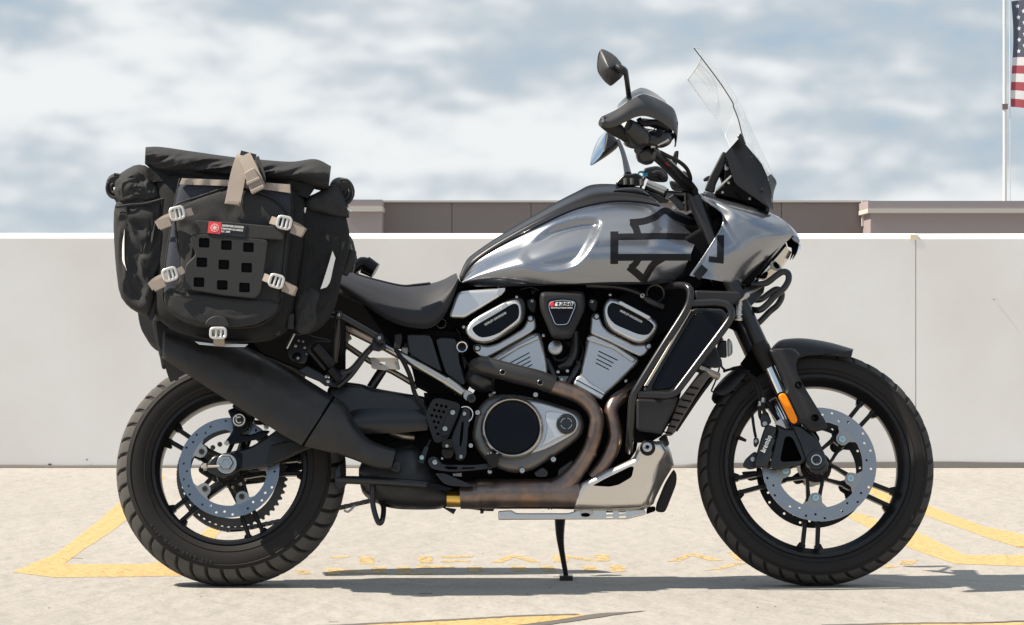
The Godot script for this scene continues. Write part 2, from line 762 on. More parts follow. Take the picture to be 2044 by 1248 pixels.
	m = mk("strap_tan", rgb(.30, .255, .215), 0.9)
	m.normal_enabled = true; m.normal_texture = weave; m.normal_scale = 0.45
	tri_map(m, 40.0)
	mk("buckle", rgb(.66, .65, .63), 0.3, 0.5)
	mk("reflective", rgb(.78, .78, .76), 0.5)
	mk("red_print", rgb(.62, .04, .05), 0.6)
	mk("pink_print", rgb(.80, .45, .45), 0.6)
	mk("white_print", rgb(.8, .8, .78), 0.6)
	m = mk("orange_lens", rgb(1.0, .27, .0), 0.35, 0.0, 0.3)
	m.clearcoat_enabled = true; m.clearcoat = 0.25
	mk("teal_anodised", rgb(.02, .32, .48), 0.3, 0.7)
	mk("red_anodised", rgb(.45, .02, .015), 0.35, 0.3)
	mk("radiator_brown", rgb(.10, .085, .075), 0.5, 0.3)
	mk("lens_clear", rgb(.62, .58, .52), 0.08, 0.6)
	m = mk("mirror_glass", rgb(.80, .86, .90), 0.02, 1.0)
	m = mk("screen_clear", Color(.93, .95, .97, .20), 0.03)
	m.transparency = BaseMaterial3D.TRANSPARENCY_ALPHA
	mk("screen_edge", rgb(.05, .055, .06), 0.15)
	mk("screen_rim", rgb(.70, .74, .76), 0.1)
	# the setting
	var con := noise_tex(31, 0.004, 1024, [[0.1, 0.35, 0.55, 0.75, 0.95], [Color(.95, .947, .94), Color(.968, .965, .96), Color(.978, .975, .97), Color(.988, .985, .98), Color(1, 1, 1)]], false, 1, FastNoiseLite.TYPE_SIMPLEX_SMOOTH, 7)
	var conf := noise_tex(33, 0.09, 512, [[0.05, 0.2, 0.4, 0.8], [Color(.83, .81, .79), Color(.95, .945, .935), Color(.985, .985, .98), Color(1, 1, 1)]], false, 1, FastNoiseLite.TYPE_SIMPLEX, 3)
	var conn := noise_tex(35, 0.06, 512, null, true, 5.0, FastNoiseLite.TYPE_SIMPLEX, 5)
	m = mk("concrete", rgb(.338, .320, .296), 0.9)
	m.albedo_texture = con
	m.uv1_triplanar = true; m.uv1_world_triplanar = true; m.uv1_scale = Vector3(.24, .24, .13)
	m.normal_enabled = true; m.normal_texture = conn; m.normal_scale = 0.2
	m.detail_enabled = true; m.detail_albedo = conf; m.detail_blend_mode = BaseMaterial3D.BLEND_MODE_MUL
	m.detail_uv_layer = BaseMaterial3D.DETAIL_UV_2
	m.uv2_triplanar = true; m.uv2_world_triplanar = true; m.uv2_scale = Vector3(1.3, 1.3, .5)
	var worn := noise_tex(41, 0.05, 512, [[0.16, 0.24, 0.5, 0.9], [Color(1, 1, 1, 0), Color(.94, .92, .9, 1), Color(1, 1, 1, 1), Color(.93, .93, .9, 1)]], false, 1, FastNoiseLite.TYPE_SIMPLEX, 5)
	m = mk("yellow_paint", rgb(.48, .335, .14), 0.8)
	m.albedo_texture = worn
	m.transparency = BaseMaterial3D.TRANSPARENCY_ALPHA_SCISSOR
	m.alpha_scissor_threshold = 0.5
	m.uv1_triplanar = true; m.uv1_world_triplanar = true; m.uv1_scale = Vector3(.9, .9, 2.2)
	var fade := noise_tex(43, 0.06, 512, [[0.30, 0.42, 0.6, 0.9], [Color(1, 1, 1, 0), Color(.94, .92, .9, 1), Color(1, 1, 1, 1), Color(.93, .93, .9, 1)]], false, 1, FastNoiseLite.TYPE_SIMPLEX, 5)
	m = mk("faded_paint", rgb(.50, .37, .175), 0.8)
	m.albedo_texture = fade
	m.transparency = BaseMaterial3D.TRANSPARENCY_ALPHA_SCISSOR
	m.alpha_scissor_threshold = 0.5
	m.uv1_triplanar = true; m.uv1_world_triplanar = true; m.uv1_scale = Vector3(.9, .9, 2.2)
	mk("crack_dark", rgb(.10, .09, .08), 0.95)
	var wl := noise_tex(51, 0.003, 1024, [[0.1, 0.5, 0.9], [Color(.95, .94, .93), Color(.98, .975, .97), Color(1, 1, 1)]], false, 1, FastNoiseLite.TYPE_SIMPLEX_SMOOTH, 6)
	m = mk("wall_paint", rgb(.94, .93, .905), 0.8)
	m.albedo_texture = wl
	m.uv1_triplanar = true; m.uv1_world_triplanar = true; m.uv1_scale = Vector3(.25, .25, .25)
	mk("wall_base_shade", rgb(.15, .14, .13), 0.9)  # mortar with the wall's cast shadow darkened into it
	mk("front_disc_steel", rgb(.34, .345, .36), 0.27, 0.95)
	mk("joint_grey", rgb(.42, .41, .39), 0.9)
	mk("sunlit_notch", rgb(.85, .73, .52), 0.7)  # cream that stands in for sunlight inside the wall's notch
	m = mk("brown_metal", rgb(.205, .165, .150), 0.6)
	m = mk("brown_light", rgb(.34, .285, .28), 0.6)
	mk("pale_trim", rgb(.60, .53, .46), 0.6)
	mk("pole_white", rgb(.72, .73, .72), 0.4)


# ---------------------------------------------------------------- the place
const SKY_TURN := 1.2   # the picture's seam is kept away from the view


func sky_image() -> Image:
	# clouds over the whole sky: a coarse round picture, then the low band in front of the deck in more detail
	var n := FastNoiseLite.new()
	n.seed = 77; n.frequency = 1.0; n.fractal_octaves = 5; n.noise_type = FastNoiseLite.TYPE_SIMPLEX_SMOOTH
	var tone := [[.36, .62, .52, .56, .50, .50, .52, .48, .42], [.72, .80, .74, .56, .38, .42, .36, .38, .42], [.82, .74, .76, .72, .58, .60, .74, .64, .50], [.62, .58, .68, .74, .80, .80, .72, .42, .42], [.50, .48, .52, .56, .62, .62, .54, .62, .72]]
	var im := Image.create(1024, 512, false, Image.FORMAT_RGBF)
	for y in 512:
		var el := (0.5 - (y + 0.5) / 512.0) * PI
		for x in 1024:
			var az := wrapf((x + 0.5) / 1024.0 * TAU - SKY_TURN, -PI, PI)
			im.set_pixel(x, y, sky_colour(el, az, n, null))
	im.resize(4096, 2048, Image.INTERPOLATE_CUBIC)
	for y in range(900, 1024):
		var el := (0.5 - (y + 0.5) / 2048.0) * PI
		for k in range(-158, 159):
			var x := k + int(SKY_TURN / TAU * 4096.0)
			var az := (x + 0.5) / 4096.0 * TAU - SKY_TURN
			var edge: float = minf((158 - absi(k)) / 40.0, (y - 900) / 50.0)
			im.set_pixel(x, y, im.get_pixel(x, y).lerp(sky_colour(el, az, n, tone), smoothstep(0, 1, edge)))
	return im


func sky_colour(el: float, az: float, n: FastNoiseLite, tone) -> Color:
	var h := maxf(sin(el), 0.0)
	var d := Vector3(sin(az) * cos(el), sin(el) * 2.2, -cos(az) * cos(el))
	var cover := n.get_noise_3dv(d * 1.15 + Vector3(n.get_noise_3dv(d * 3.0) * 0.3, 0, 0)) * 1.3 + 0.44
	if tone != null:
		var px := CX + tan(az) * DIST / S
		var py := CY - tan(el) / cos(az) * DIST / S
		px += n.get_noise_2d(az * 14.0, el * 45.0) * 170.0
		py += n.get_noise_2d(az * 14.0 + 50.0, el * 45.0) * 75.0
		var gx := clampf(px / 250.0, 0, 7.999)
		var gy := clampf(py / 100.0, 0, 3.999)
		var i := int(gx)
		var j := int(gy)
		var u := smoothstep(0, 1, gx - i)
		var v := smoothstep(0, 1, gy - j)
		cover = lerpf(lerpf(tone[j][i], tone[j][i + 1], u), lerpf(tone[j + 1][i], tone[j + 1][i + 1], u), v)
		cover += n.get_noise_2d(az * 16.0 + 9.0, el * 48.0) * 0.30 + n.get_noise_2d(az * 40.0, el * 120.0) * 0.09 + (absf(n.get_noise_2d(az * 26.0 + 30.0, el * 80.0)) * 2.0 - 0.5) * 0.14
	cover = clampf(cover, 0, 1)
	var blue := Color(.24, .315, .38).lerp(Color(.09, .18, .36), pow(h, 1.1))
	var white := Color(.515, .530, .535)
	var grey := Color(.31, .352, .388)
	var c := blue.lerp(grey, smoothstep(0.08, 0.46, cover))
	c = c.lerp(white, smoothstep(0.38, 0.80, cover))
	return c


func place() -> void:
	var H := 0.0
	# the deck: one sheet, with paint and joints laid on it
	var deck := MeshInstance3D.new()
	deck.name = "parking_deck"
	var mb := MB.new()
	mb.quad(Vector3(-60, 0, 30), Vector3(60, 0, 30), Vector3(60, 0, -6.85), Vector3(-60, 0, -6.85))
	mb.quad(Vector3(-400, -9, -7.2), Vector3(400, -9, -7.2), Vector3(400, -9, -400), Vector3(-400, -9, -400))
	deck.mesh = bake(mb)
	deck.material_override = mats["concrete"]
	add_child(deck)
	tag(deck, "pale broom-finished concrete deck of a rooftop car park", "", "", "structure")
	var paint := func(called: String, outline: PackedVector2Array, m: String, lift: float) -> void:
		var p := PackedVector2Array()
		for i in outline.size():      # ragged paint edges
			var a := outline[i]
			var b := outline[(i + 1) % outline.size()]
			var k := maxi(int(a.distance_to(b) / 14.0), 1)
			for j in k:
				var w := a.lerp(b, float(j) / k)
				p.append(w + Vector2(noise.get_noise_2d(w.x * 9.0, w.y * 9.0) * 3.0, noise.get_noise_2d(w.x * 9.0 + 500, w.y * 9.0) * 0.9) * (0.0 if j == 0 else 1.0))
		var idx := Geometry2D.triangulate_polygon(p)
		var k := MB.new()
		for i in range(0, idx.size(), 3):
			var a := ground_at(p[idx[i]].x, p[idx[i]].y, lift)
			var b := ground_at(p[idx[i + 1]].x, p[idx[i + 1]].y, lift)
			var c := ground_at(p[idx[i + 2]].x, p[idx[i + 2]].y, lift)
			if (b - a).cross(c - a).y > 0:
				k.tri(a, b, c)
			else:
				k.tri(a, c, b)
		part(called, k, m, deck)
	paint.call("painted_line", q("P", [24, 1142, 110, 1105, 190, 1045, 237, 1004, 300, 950, 330, 950, 258, 1035, 215, 1066, 165, 1098, 128, 1126, 290, 1126, 345, 1118, 420, 1048, 450, 1030, 440, 1060, 400, 1110, 360, 1150, 110, 1153]), "yellow_paint", .0008)
	paint.call("painted_line", q("P", [1690, 1030, 1712, 1024, 1840, 1066, 1926, 1108, 2060, 1108, 2060, 1131, 1908, 1126, 1826, 1098, 1760, 1068]), "yellow_paint", .0008)
	paint.call("painted_line", q("P", [1700, 960, 1790, 985, 1862, 1012, 1960, 1050, 2060, 1070, 2060, 1100, 1975, 1075, 1850, 1030, 1760, 1000]), "yellow_paint", .0008)
	for a in [[716, 1111, 746, 1111, 747, 1126, 718, 1126], [834, 1110, 862, 1110, 864, 1124, 837, 1124], [876, 1110, 945, 1109, 940, 1113, 880, 1114], [880, 1119, 940, 1118, 938, 1122, 878, 1122], [976, 1124, 1015, 1108, 1035, 1108, 1082, 1122, 1060, 1123, 1026, 1113, 1004, 1123], [1102, 1108, 1130, 1108, 1190, 1118, 1186, 1107, 1214, 1107, 1218, 1120, 1170, 1120, 1135, 1113, 1134, 1122, 1106, 1122], [1331, 1121, 1372, 1105, 1390, 1105, 1446, 1119, 1420, 1120, 1380, 1110, 1358, 1121], [1450, 1102, 1475, 1103, 1500, 1122, 1470, 1118], [650, 1134, 676, 1134, 740, 1143, 742, 1131, 770, 1131, 774, 1145, 690, 1144, 676, 1139, 679, 1147, 651, 1147], [791, 1131, 818, 1131, 822, 1143, 866, 1143, 866, 1147, 793, 1147], [828, 1129, 906, 1130, 908, 1134, 832, 1135], [932, 1131, 960, 1131, 966, 1141, 938, 1144], [1018, 1130, 1048, 1130, 1054, 1140, 1026, 1141], [1078, 1130, 1102, 1129, 1112, 1140, 1088, 1141], [1158, 1130, 1186, 1130, 1196, 1140, 1170, 1141], [1215, 1128, 1242, 1128, 1250, 1141, 1222, 1143], [1405, 1140, 1470, 1123, 1500, 1122, 1440, 1136], [588, 1138, 612, 1139, 622, 1146, 596, 1146], [1797, 1119, 1834, 1118, 1820, 1128, 1795, 1127], [1760, 1124, 1775, 1128, 1800, 1131, 1770, 1134], [655, 1111, 698, 1110, 694, 1113, 660, 1114]]:
		paint.call("painted_letter", q("P", a), "faded_paint", .0008)
	paint.call("painted_line", q("P", [640, 1252, 900, 1236, 1040, 1228, 1150, 1225, 1172, 1228, 1110, 1238, 1000, 1252]), "yellow_paint", .0008)
	paint.call("painted_line", q("P", [1640, 1252, 1800, 1246, 1960, 1245, 2060, 1242, 2060, 1262, 1640, 1262]), "yellow_paint", .0008)
	# joints and cracks, dark strips let into the surface
	for a in [[600, 1250, 750, 1243, 900, 1236, 1040, 1228, 1150, 1225, 1158, 1227, 1040, 1231, 900, 1239, 750, 1246, 600, 1254], [1000, 1252, 1100, 1240, 1168, 1228, 1200, 1224, 1292, 1219, 1240, 1226, 1160, 1238, 1060, 1252], [1640, 1247, 1800, 1243, 1960, 1242, 2060, 1238, 2060, 1240, 1960, 1244, 1800, 1246, 1640, 1250]]:
		paint.call("joint", q("P", a), "crack_dark", .0013)
	# small dark pebbles and scratches
	rng.seed = 12
	var grit := MB.new()
	for i in 110:
		var at := ground_at(rng.randf_range(-60, 2100), 938 + 320 * pow(rng.randf(), 1.1))
		var w := rng.randf_range(.0006, .0022)
		var l := w * (rng.randf_range(3, 9) if rng.randf() < 0.3 else 1.0)
		box(grit, Vector3(-l, .001, -w), Vector3(l, w * 0.9, w), Basis(Vector3.UP, rng.randf_range(-.3, .3)), at)
	var g := part("grit", grit, "crack_dark", deck)
	tag(g, "", "", "", "stuff")

	# the parapet: two panels with a sealed joint between them, a chamfered top and a coved foot
	var wall := Node3D.new()
	wall.name = "parapet_wall"
	wall.position = Vector3(0, 0, -6.85)
	add_child(wall)
	tag(wall, "long white concrete parapet wall behind the motorcycle, jointed at right", "wall")
	org = wall.position
	var dw := DIST + 6.85
	var face := func(x0: float, x1: float, top0: float, top1: float) -> MB:
		var k := MB.new()
		var rows := []
		for e in 2:
			var x := x1 if e else x0
			var h := top1 if e else top0
			var z := -6.85
			rows.append(PackedVector3Array([Vector3(x, 0, z), Vector3(x, h - .028, z), Vector3(x, h - .020, z - .006), Vector3(x, h - .002, z - .026), Vector3(x, h, z - .034), Vector3(x, h + .004, z - .30), Vector3(x, 0, z - .30)]))
		k.grid(rows, true)
		for e in 2:
			var r: PackedVector3Array = rows[e]
			for j in range(1, 6):
				if e: k.tri(r[0], r[j + 1], r[j])
				else: k.tri(r[0], r[j], r[j + 1])
		k.fix(0)
		return k
	var jx := far_at(1828, 500, dw).x
	var th := far_at(0, 466, dw).y
	part("panel", face.call(-40.0, jx - .001, th + .02, th), "wall_paint", wall, 50.0)
	part("panel", face.call(jx + .0025, 40.0, th - .001, th + .06), "wall_paint", wall, 50.0)
	mb = MB.new()
	box(mb, Vector3(jx - .010, 0, -6.860), Vector3(jx + .012, th - .05, -7.1))
	part("joint_seal", mb, "joint_grey", wall)
	mb = MB.new()
	box(mb, Vector3(jx - .026, th - .032, -6.8485), Vector3(jx + .012, th - .006, -6.9))
	part("sunlit_notch", mb, "sunlit_notch", wall)  # block in place of a notch, sunlight put into its colour
	# a rough mortar foot, its colour darkened in place of the wall's shadow
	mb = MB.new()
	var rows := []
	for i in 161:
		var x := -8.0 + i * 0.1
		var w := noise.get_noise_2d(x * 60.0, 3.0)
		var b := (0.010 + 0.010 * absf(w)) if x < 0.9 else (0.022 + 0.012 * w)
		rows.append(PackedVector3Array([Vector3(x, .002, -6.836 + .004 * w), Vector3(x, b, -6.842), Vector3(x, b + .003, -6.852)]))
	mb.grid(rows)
	part("wall_foot", mb, "wall_base_shade", wall)
	rng.seed = 5
	for a in [[99, 929, 7, 8], [173, 918, 3, 3], [193, 931, 6, 3], [1970, 931, 26, 4], [1905, 930, 16, 3], [1340, 931, 12, 3], [1384, 929, 8, 5], [2030, 926, 12, 3], [1985, 598, 5, 1]]:
		var k := MB.new()
		var c := far_at(a[0], a[1], dw - .006)
		box(k, Vector3(-a[2] * .0010, -a[3] * .0009, -.004), Vector3(a[2] * .0010, a[3] * .0009, .0), Basis(Vector3(0, 0, 1), rng.randf_range(-.4, .4)), c)
		part("chip", k, "crack_dark", wall)
	org = Vector3.ZERO

	# a brown roof structure beyond the parapet
	var roof := Node3D.new()
	roof.name = "roof_building"
	var d := 34.0
	roof.position = Vector3(0, -9, DIST - d)
	add_child(roof)
	tag(roof, "low brown metal-clad roof structure showing above the parapet wall", "building")
	org = roof.position
	var blk := func(called: String, x0: float, x1: float, y0: float, dd: float, thick: float, m: String, bottom := -9.0) -> void:
		var k := MB.new()
		var a := far_at(x0, y0, dd)
		var b := far_at(x1, y0, dd)
		box(k, Vector3(a.x, bottom, a.z - thick), Vector3(b.x, a.y, a.z))
		part(called, k, m, roof)
	var hh := far_at(0, 405, d + .5).y
	# recessed middle wall in panels with seams
	var xs := [755, 902, 1060, 1220, 1390, 1560, 1742]
	for i in 6:
		var k := MB.new()
		var a := far_at(xs[i] + 0.6, 405 if i > 1 else 404, d + .5)
		var b := far_at(xs[i + 1] - 0.6, 405, d + .5)
		box(k, Vector3(a.x, -9, a.z - 1), Vector3(b.x, hh, a.z))
		part("wall_panel", k, "brown_metal", roof)
	blk.call("backing", 740, 1750, 406.0, d + 0.53, 3.0, "brown_metal")
	var k2 := MB.new()
	var a2 := far_at(757, 402.6, d + .46)
	var b2 := far_at(1738, 402.6, d + .46)
	box(k2, Vector3(a2.x, hh + .004, a2.z - 1.2), Vector3(b2.x, hh + .024, a2.z))
	part("coping", k2, "pale_trim", roof)  # pale colour carries the bright sunlit line along the roof edge
	# left pier with a projecting cap
	blk.call("pier", 690, 762, 419.0, d, 2.0, "brown_light")
	var k3 := MB.new()
	var a3 := far_at(684, 418, d - .12)
	var b3 := far_at(762.5, 398.5, d - .12)
	box(k3, Vector3(a3.x, a3.y + .004, a3.z - 2.2), Vector3(b3.x, b3.y, a3.z))
	part("pier_cap", k3, "brown_light", roof)
	k3 = MB.new()
	box(k3, Vector3(a3.x, a3.y - .02, a3.z - 2.2), Vector3(b3.x + .004, a3.y + .03, a3.z + .012))
	part("drip_edge", k3, "pale_trim", roof)
	# right block
	blk.call("pier", 1738, 2300, 424.0, d - .25, 2.6, "brown_light")
	k3 = MB.new()
	a3 = far_at(1733, 421, d - .40)
	b3 = far_at(2310, 401, d - .40)
	box(k3, Vector3(a3.x, a3.y, a3.z - 2.9), Vector3(b3.x, b3.y, a3.z))
	part("pier_cap", k3, "brown_light", roof)
	k3 = MB.new()
	box(k3, Vector3(a3.x - .004, a3.y - .02, a3.z - 2.8), Vector3(b3.x, a3.y + .022, a3.z + .012))
	part("drip_edge", k3, "pale_trim", roof)
	k3 = MB.new()
	var c3 := far_at(1724, 426, d + .42)
	box(k3, Vector3(-.02, -.13, -.02), Vector3(.02, .13, .04), Basis(), c3)
	part("wall_light", k3, "pale_trim", roof)
	org = Vector3.ZERO

	# flagpole and flag, far beyond
	var dp := 62.0
	var foot := far_at(2008.5, 400, dp)
	foot.y = -9
	var pole := Node3D.new()
	pole.name = "flagpole"
	pole.position = foot
	add_child(pole)
	tag(pole, "tall tapered white flagpole rising behind the brown roof", "flagpole")
	org = foot
	mb = MB.new()
	tube(mb, PackedVector3Array([foot, foot + Vector3(-.03, 17.0, 0)]), [.052, .030], 20)
	part("pole", mb, "pole_white", pole)
	mb = MB.new()
	tube(mb, PackedVector3Array([foot + Vector3(.062, 9.2, .03), foot + Vector3(.072, 13.0, .03), foot + Vector3(.05, 16.8, .03)]), .008, 6)
	part("halyard", mb, "pole_white", pole)
	mb = MB.new()
	var cl_ := far_at(2006, 213, dp)
	box(mb, Vector3(-.05, -.05, -.05), Vector3(.05, .05, .06), Basis(), cl_)
	part("cleat", mb, "brown_metal", pole)
	org = Vector3.ZERO
	var fl := Image.create(760, 400, false, Image.FORMAT_RGB8)
	for y in 400:
		var st := int(y / 400.0 * 13.0)
		for x in 760:
			fl.set_pixel(x, y, Color(.62, .29, .33) if st % 2 == 0 else Color(.82, .82, .83))  # distance haze is mixed into the flag's washed-out colours
	fl.fill_rect(Rect2i(0, 0, 304, 215), Color(.31, .33, .39))
	for r in 9:
		for c in 11:
			if (r + c) % 2 == 0:
				var o := Vector2(304.0 * (c + 1) / 12.0, 215.0 * (r + 1) / 10.0)
				for y in range(-9, 10):
					for x in range(-9, 10):
						var ang := atan2(x, -y)
						var rad := Vector2(x, y).length()
						var w := absf(fposmod(ang / (TAU / 5) + 0.5, 1.0) - 0.5) * 2.0
						if rad < lerpf(9.0, 3.6, w):
							fl.set_pixel(int(o.x) + x, int(o.y) + y, Color(.88, .88, .90))
	var fm := mk("flag_cloth", Color.WHITE, 0.8)
	fm.albedo_texture = ImageTexture.create_from_image(fl)
	fm.backlight_enabled = true
	fm.backlight = Color(.35, .35, .35)
	var flag := MeshInstance3D.new()
	flag.name = "flag"
	var st := SurfaceTool.new()
	st.begin(Mesh.PRIMITIVE_TRIANGLES)
	st.set_smooth_group(0)
	var base := far_at(2019, 215, dp)
	var pt := func(u: float, v: float) -> Vector3:
		# u along the fly, v down the hoist
		var droop := u * u * 0.5
		return Vector3(u * 3.0 + 0.03 * sin(v * 5.0) + 0.02 * v, (1.0 - v) * 1.98 - droop - 0.02 + 0.04 * sin(u * 11.0 + v * 2.0), 0.22 * sin(u * 9.0 + v * 1.3) * minf(u * 3.0, 1.0) + u * .6)
	for i in 60:
		for j in 30:
			for w in [[0, 0], [1, 0], [1, 1], [0, 0], [1, 1], [0, 1]]:
				var u: float = (i + w[0]) / 60.0
				var v: float = (j + w[1]) / 30.0
				st.set_uv(Vector2(u, v))
				st.add_vertex(pt.call(u, v))
	st.index()
	st.generate_normals()
	flag.mesh = st.commit()
	flag.material_override = fm
	flag.position = base
	add_child(flag)
	tag(flag, "star-spangled striped flag with dark blue canton hanging from the flagpole", "flag")


# ---------------------------------------------------------------- the motorcycle: wheels
func wheel(bike: Node3D, called: String, cx: float, R: float, hw: float, lip: float, barrel: float, spokes: Array, n_blocks: int) -> Node3D:
	var w := Node3D.new()
	w.name = called
	w.position = Vector3(cx, R, 0)
	bike.add_child(w)
	org = Vector3.ZERO
	var block_h := 0.0085 if called == "rear_wheel" else 0.0045
	var rc := R - block_h
	# tyre carcass, bead to bead
	var mb := MB.new()
	var half := [[lip - .004, hw * .80], [lip + .004, hw * .90], [lip + (rc - lip) * .30, hw * .985], [lip + (rc - lip) * .52, hw], [lip + (rc - lip) * .70, hw * .965], [lip + (rc - lip) * .86, hw * .78], [lip + (rc - lip) * .95, hw * .52], [rc - .001, hw * .25], [rc, 0.0]]
	var prof := half.duplicate()
	for i in range(half.size() - 2, -1, -1):
		prof.append([half[i][0], -half[i][1]])
	prof.append([lip - .012, -hw * .5]); prof.append([lip - .012, hw * .5])
	lathe(mb, Vector3.ZERO, prof, 96, true)
	# fine raised rings on the sidewalls
	for z in [1.0, -1.0]:
		for f in [.16, .58]:
			var r: float = lip + (rc - lip) * f
			var zz: float = z * hw * (0.955 if f < .3 else 1.0)
			lathe(mb, Vector3(0, 0, zz), [[r, -.001], [r + .002, .0012 * z], [r + .004, -.001]], 96, true)
	part("tyre", mb, "rubber", w, 50.0)
	# tread blocks: shoulder blocks on both sides and centre blocks, each its own piece
	var surf := func(z: float, lift: float) -> float:   # carcass radius at z
		var a := absf(z)
		for i in range(half.size() - 1, 3, -1):
			if a <= half[i - 1][1]:
				var t: float = (a - half[i][1]) / (half[i - 1][1] - half[i][1])
				return lerpf(half[i][0], half[i - 1][0], t) + lift
		return half[4][0] + lift
	var block := func(z0: float, z1: float, a0: float, a1: float, skew: float) -> ArrayMesh:
		var k := MB.new()
		var rows := []
		for i in 7:
			var z := lerpf(z0, z1, i / 6.0)
			var e := sin(PI * clampf(i / 6.0, .0, 1.0))
			var lift := block_h if i > 0 and i < 6 else 0.003
			var row := PackedVector3Array()
			for j in 7:
				var u := [0.0, 0.0, .06, .5, .94, 1.0, 1.0][j] as float
				var a := lerpf(a0, a1, u) + skew * (z - z0) / absf(z1 - z0)
				var r: float = surf.call(z, (-.004 if j == 0 or j == 6 else (lift - .0012 if j == 1 or j == 5 else lift)))
				row.append(Vector3(sin(a) * r, cos(a) * r, z))
			rows.append(row)
		k.grid(rows)
		var nn := (k.t[1] - k.t[0]).cross(k.t[2] - k.t[0])
		var up := 0.0
		for i in range(0, k.t.size(), 3):
			up += (k.t[i + 1] - k.t[i]).cross(k.t[i + 2] - k.t[i]).y
		if up < 0:
			for i in range(0, k.t.size(), 3):
				var x := k.t[i + 1]
				k.t[i + 1] = k.t[i + 2]
				k.t[i + 2] = x
		return bake(k, 30.0)
	var p := TAU / n_blocks
	var sh: ArrayMesh = block.call(hw * .42, hw * .97, 0.08 * p, 0.82 * p, p * .45)
	var sh2: ArrayMesh = block.call(-hw * .97, -hw * .42, 0.08 * p, 0.82 * p, -p * .45)
	var mid: ArrayMesh = block.call(-hw * .36, hw * .36, 0.08 * p, 0.84 * p, p * 1.4)
	for i in n_blocks:
		var a := Basis(Vector3(0, 0, 1), p * i)
		again("tread_block", sh, "dusty_tread" if called == "rear_wheel" else "tread_rubber", w, Transform3D(a, Vector3.ZERO))
		again("tread_block", mid, "dusty_tread" if called == "rear_wheel" else "tread_rubber", w, Transform3D(Basis(Vector3(0, 0, 1), p * (i + .3)), Vector3.ZERO))
		again("tread_block", sh2, "tread_rubber", w, Transform3D(Basis(Vector3(0, 0, 1), p * (i + .5)), Vector3.ZERO))
	# raised sidewall lettering along the lower edge
	if called == "rear_wheel":
		var txt := "DOT 1W7A DDJX 0819"
		for i in txt.length():
			if txt[i] != " ":
				var a := deg_to_rad(-100.0 - 2.5 * i) 
				var r := R - .052
				words("sidewall_letter", txt[i], Vector3(cos(a) * r, sin(a) * r, hw + .0012), .0075, .0055, a - PI / 2 + PI, "tread_rubber", w)
	# rim
	mb = MB.new()
	var rw := hw * .86
	lathe(mb, Vector3.ZERO, [[lip, rw], [lip - .002, rw + .003], [lip - .010, rw + .002], [lip - .013, rw - .008], [lip - .016, rw - .012], [barrel + .012, rw * .62], [barrel + .002, rw * .42], [barrel, rw * .2], [barrel, -rw * .3], [barrel + .004, -rw * .6], [lip - .013, -rw + .006], [lip - .008, -rw - .002], [lip, -rw], [lip - .004, -rw + .01], [barrel + .014, -rw * .5], [barrel + .012, rw * .4], [lip - .004, rw - .01]], 96, true)
	part("rim", mb, "wheel_black", w, 40.0)
	# hub and five forked spokes
	mb = MB.new()
	lathe(mb, Vector3.ZERO, [[.018, .062], [.028, .062], [.031, .056], [.032, .030], [.042, .022], [.044, -.02], [.034, -.05], [.018, -.06]], 40, true)
	part("hub", mb, "wheel_black", w)
	for deg in spokes:
		mb = MB.new()
		var a: float = deg_to_rad(deg)
		var d := Vector3(cos(a), sin(a), 0)
		var x := Vector3(-d.y, d.x, 0)
		for s in [-1.0, 1.0]:
			bar(mb, d * .088 + x * .0155 * s + Vector3(0, 0, .012), d * (barrel + .004) + x * .0200 * s + Vector3(0, 0, .006), .0115, .026)
			bar(mb, d * .045 + x * .020 * s + Vector3(0, 0, .018), d * .100 + x * .010 * s + Vector3(0, 0, .014), .009, .022)
			bar(mb, d * (barrel - .012) + x * .020 * s, d * (barrel + .006) + x * .027 * s, .018, .024, 1.5)
		bar(mb, d * .084 + Vector3(0, 0, .016), d * .112 + Vector3(0, 0, .016), .040, .020, .8)
		var a2 := a + TAU / 10
		var d2 := Vector3(cos(a2), sin(a2), 0)
		var a3 := a - TAU / 10
		var d3 := Vector3(cos(a3), sin(a3), 0)
		bar(mb, d * .100 + x * .014 + Vector3(0, 0, .012), d2 * .036 + Vector3(0, 0, .018), .0085, .022)
		bar(mb, d * .100 - x * .014 + Vector3(0, 0, .012), d3 * .036 + Vector3(0, 0, .018), .0085, .022)
		part("spoke", mb, "wheel_black", w)
	# valve
	mb = MB.new()
	tube(mb, PackedVector3Array([Vector3(-barrel * .93, barrel * .37, .01) * 1.0, Vector3(-barrel * .85, barrel * .33, .015)]), [.006, .004], 8)
	part("valve", mb, "black_plastic", w)
	return w


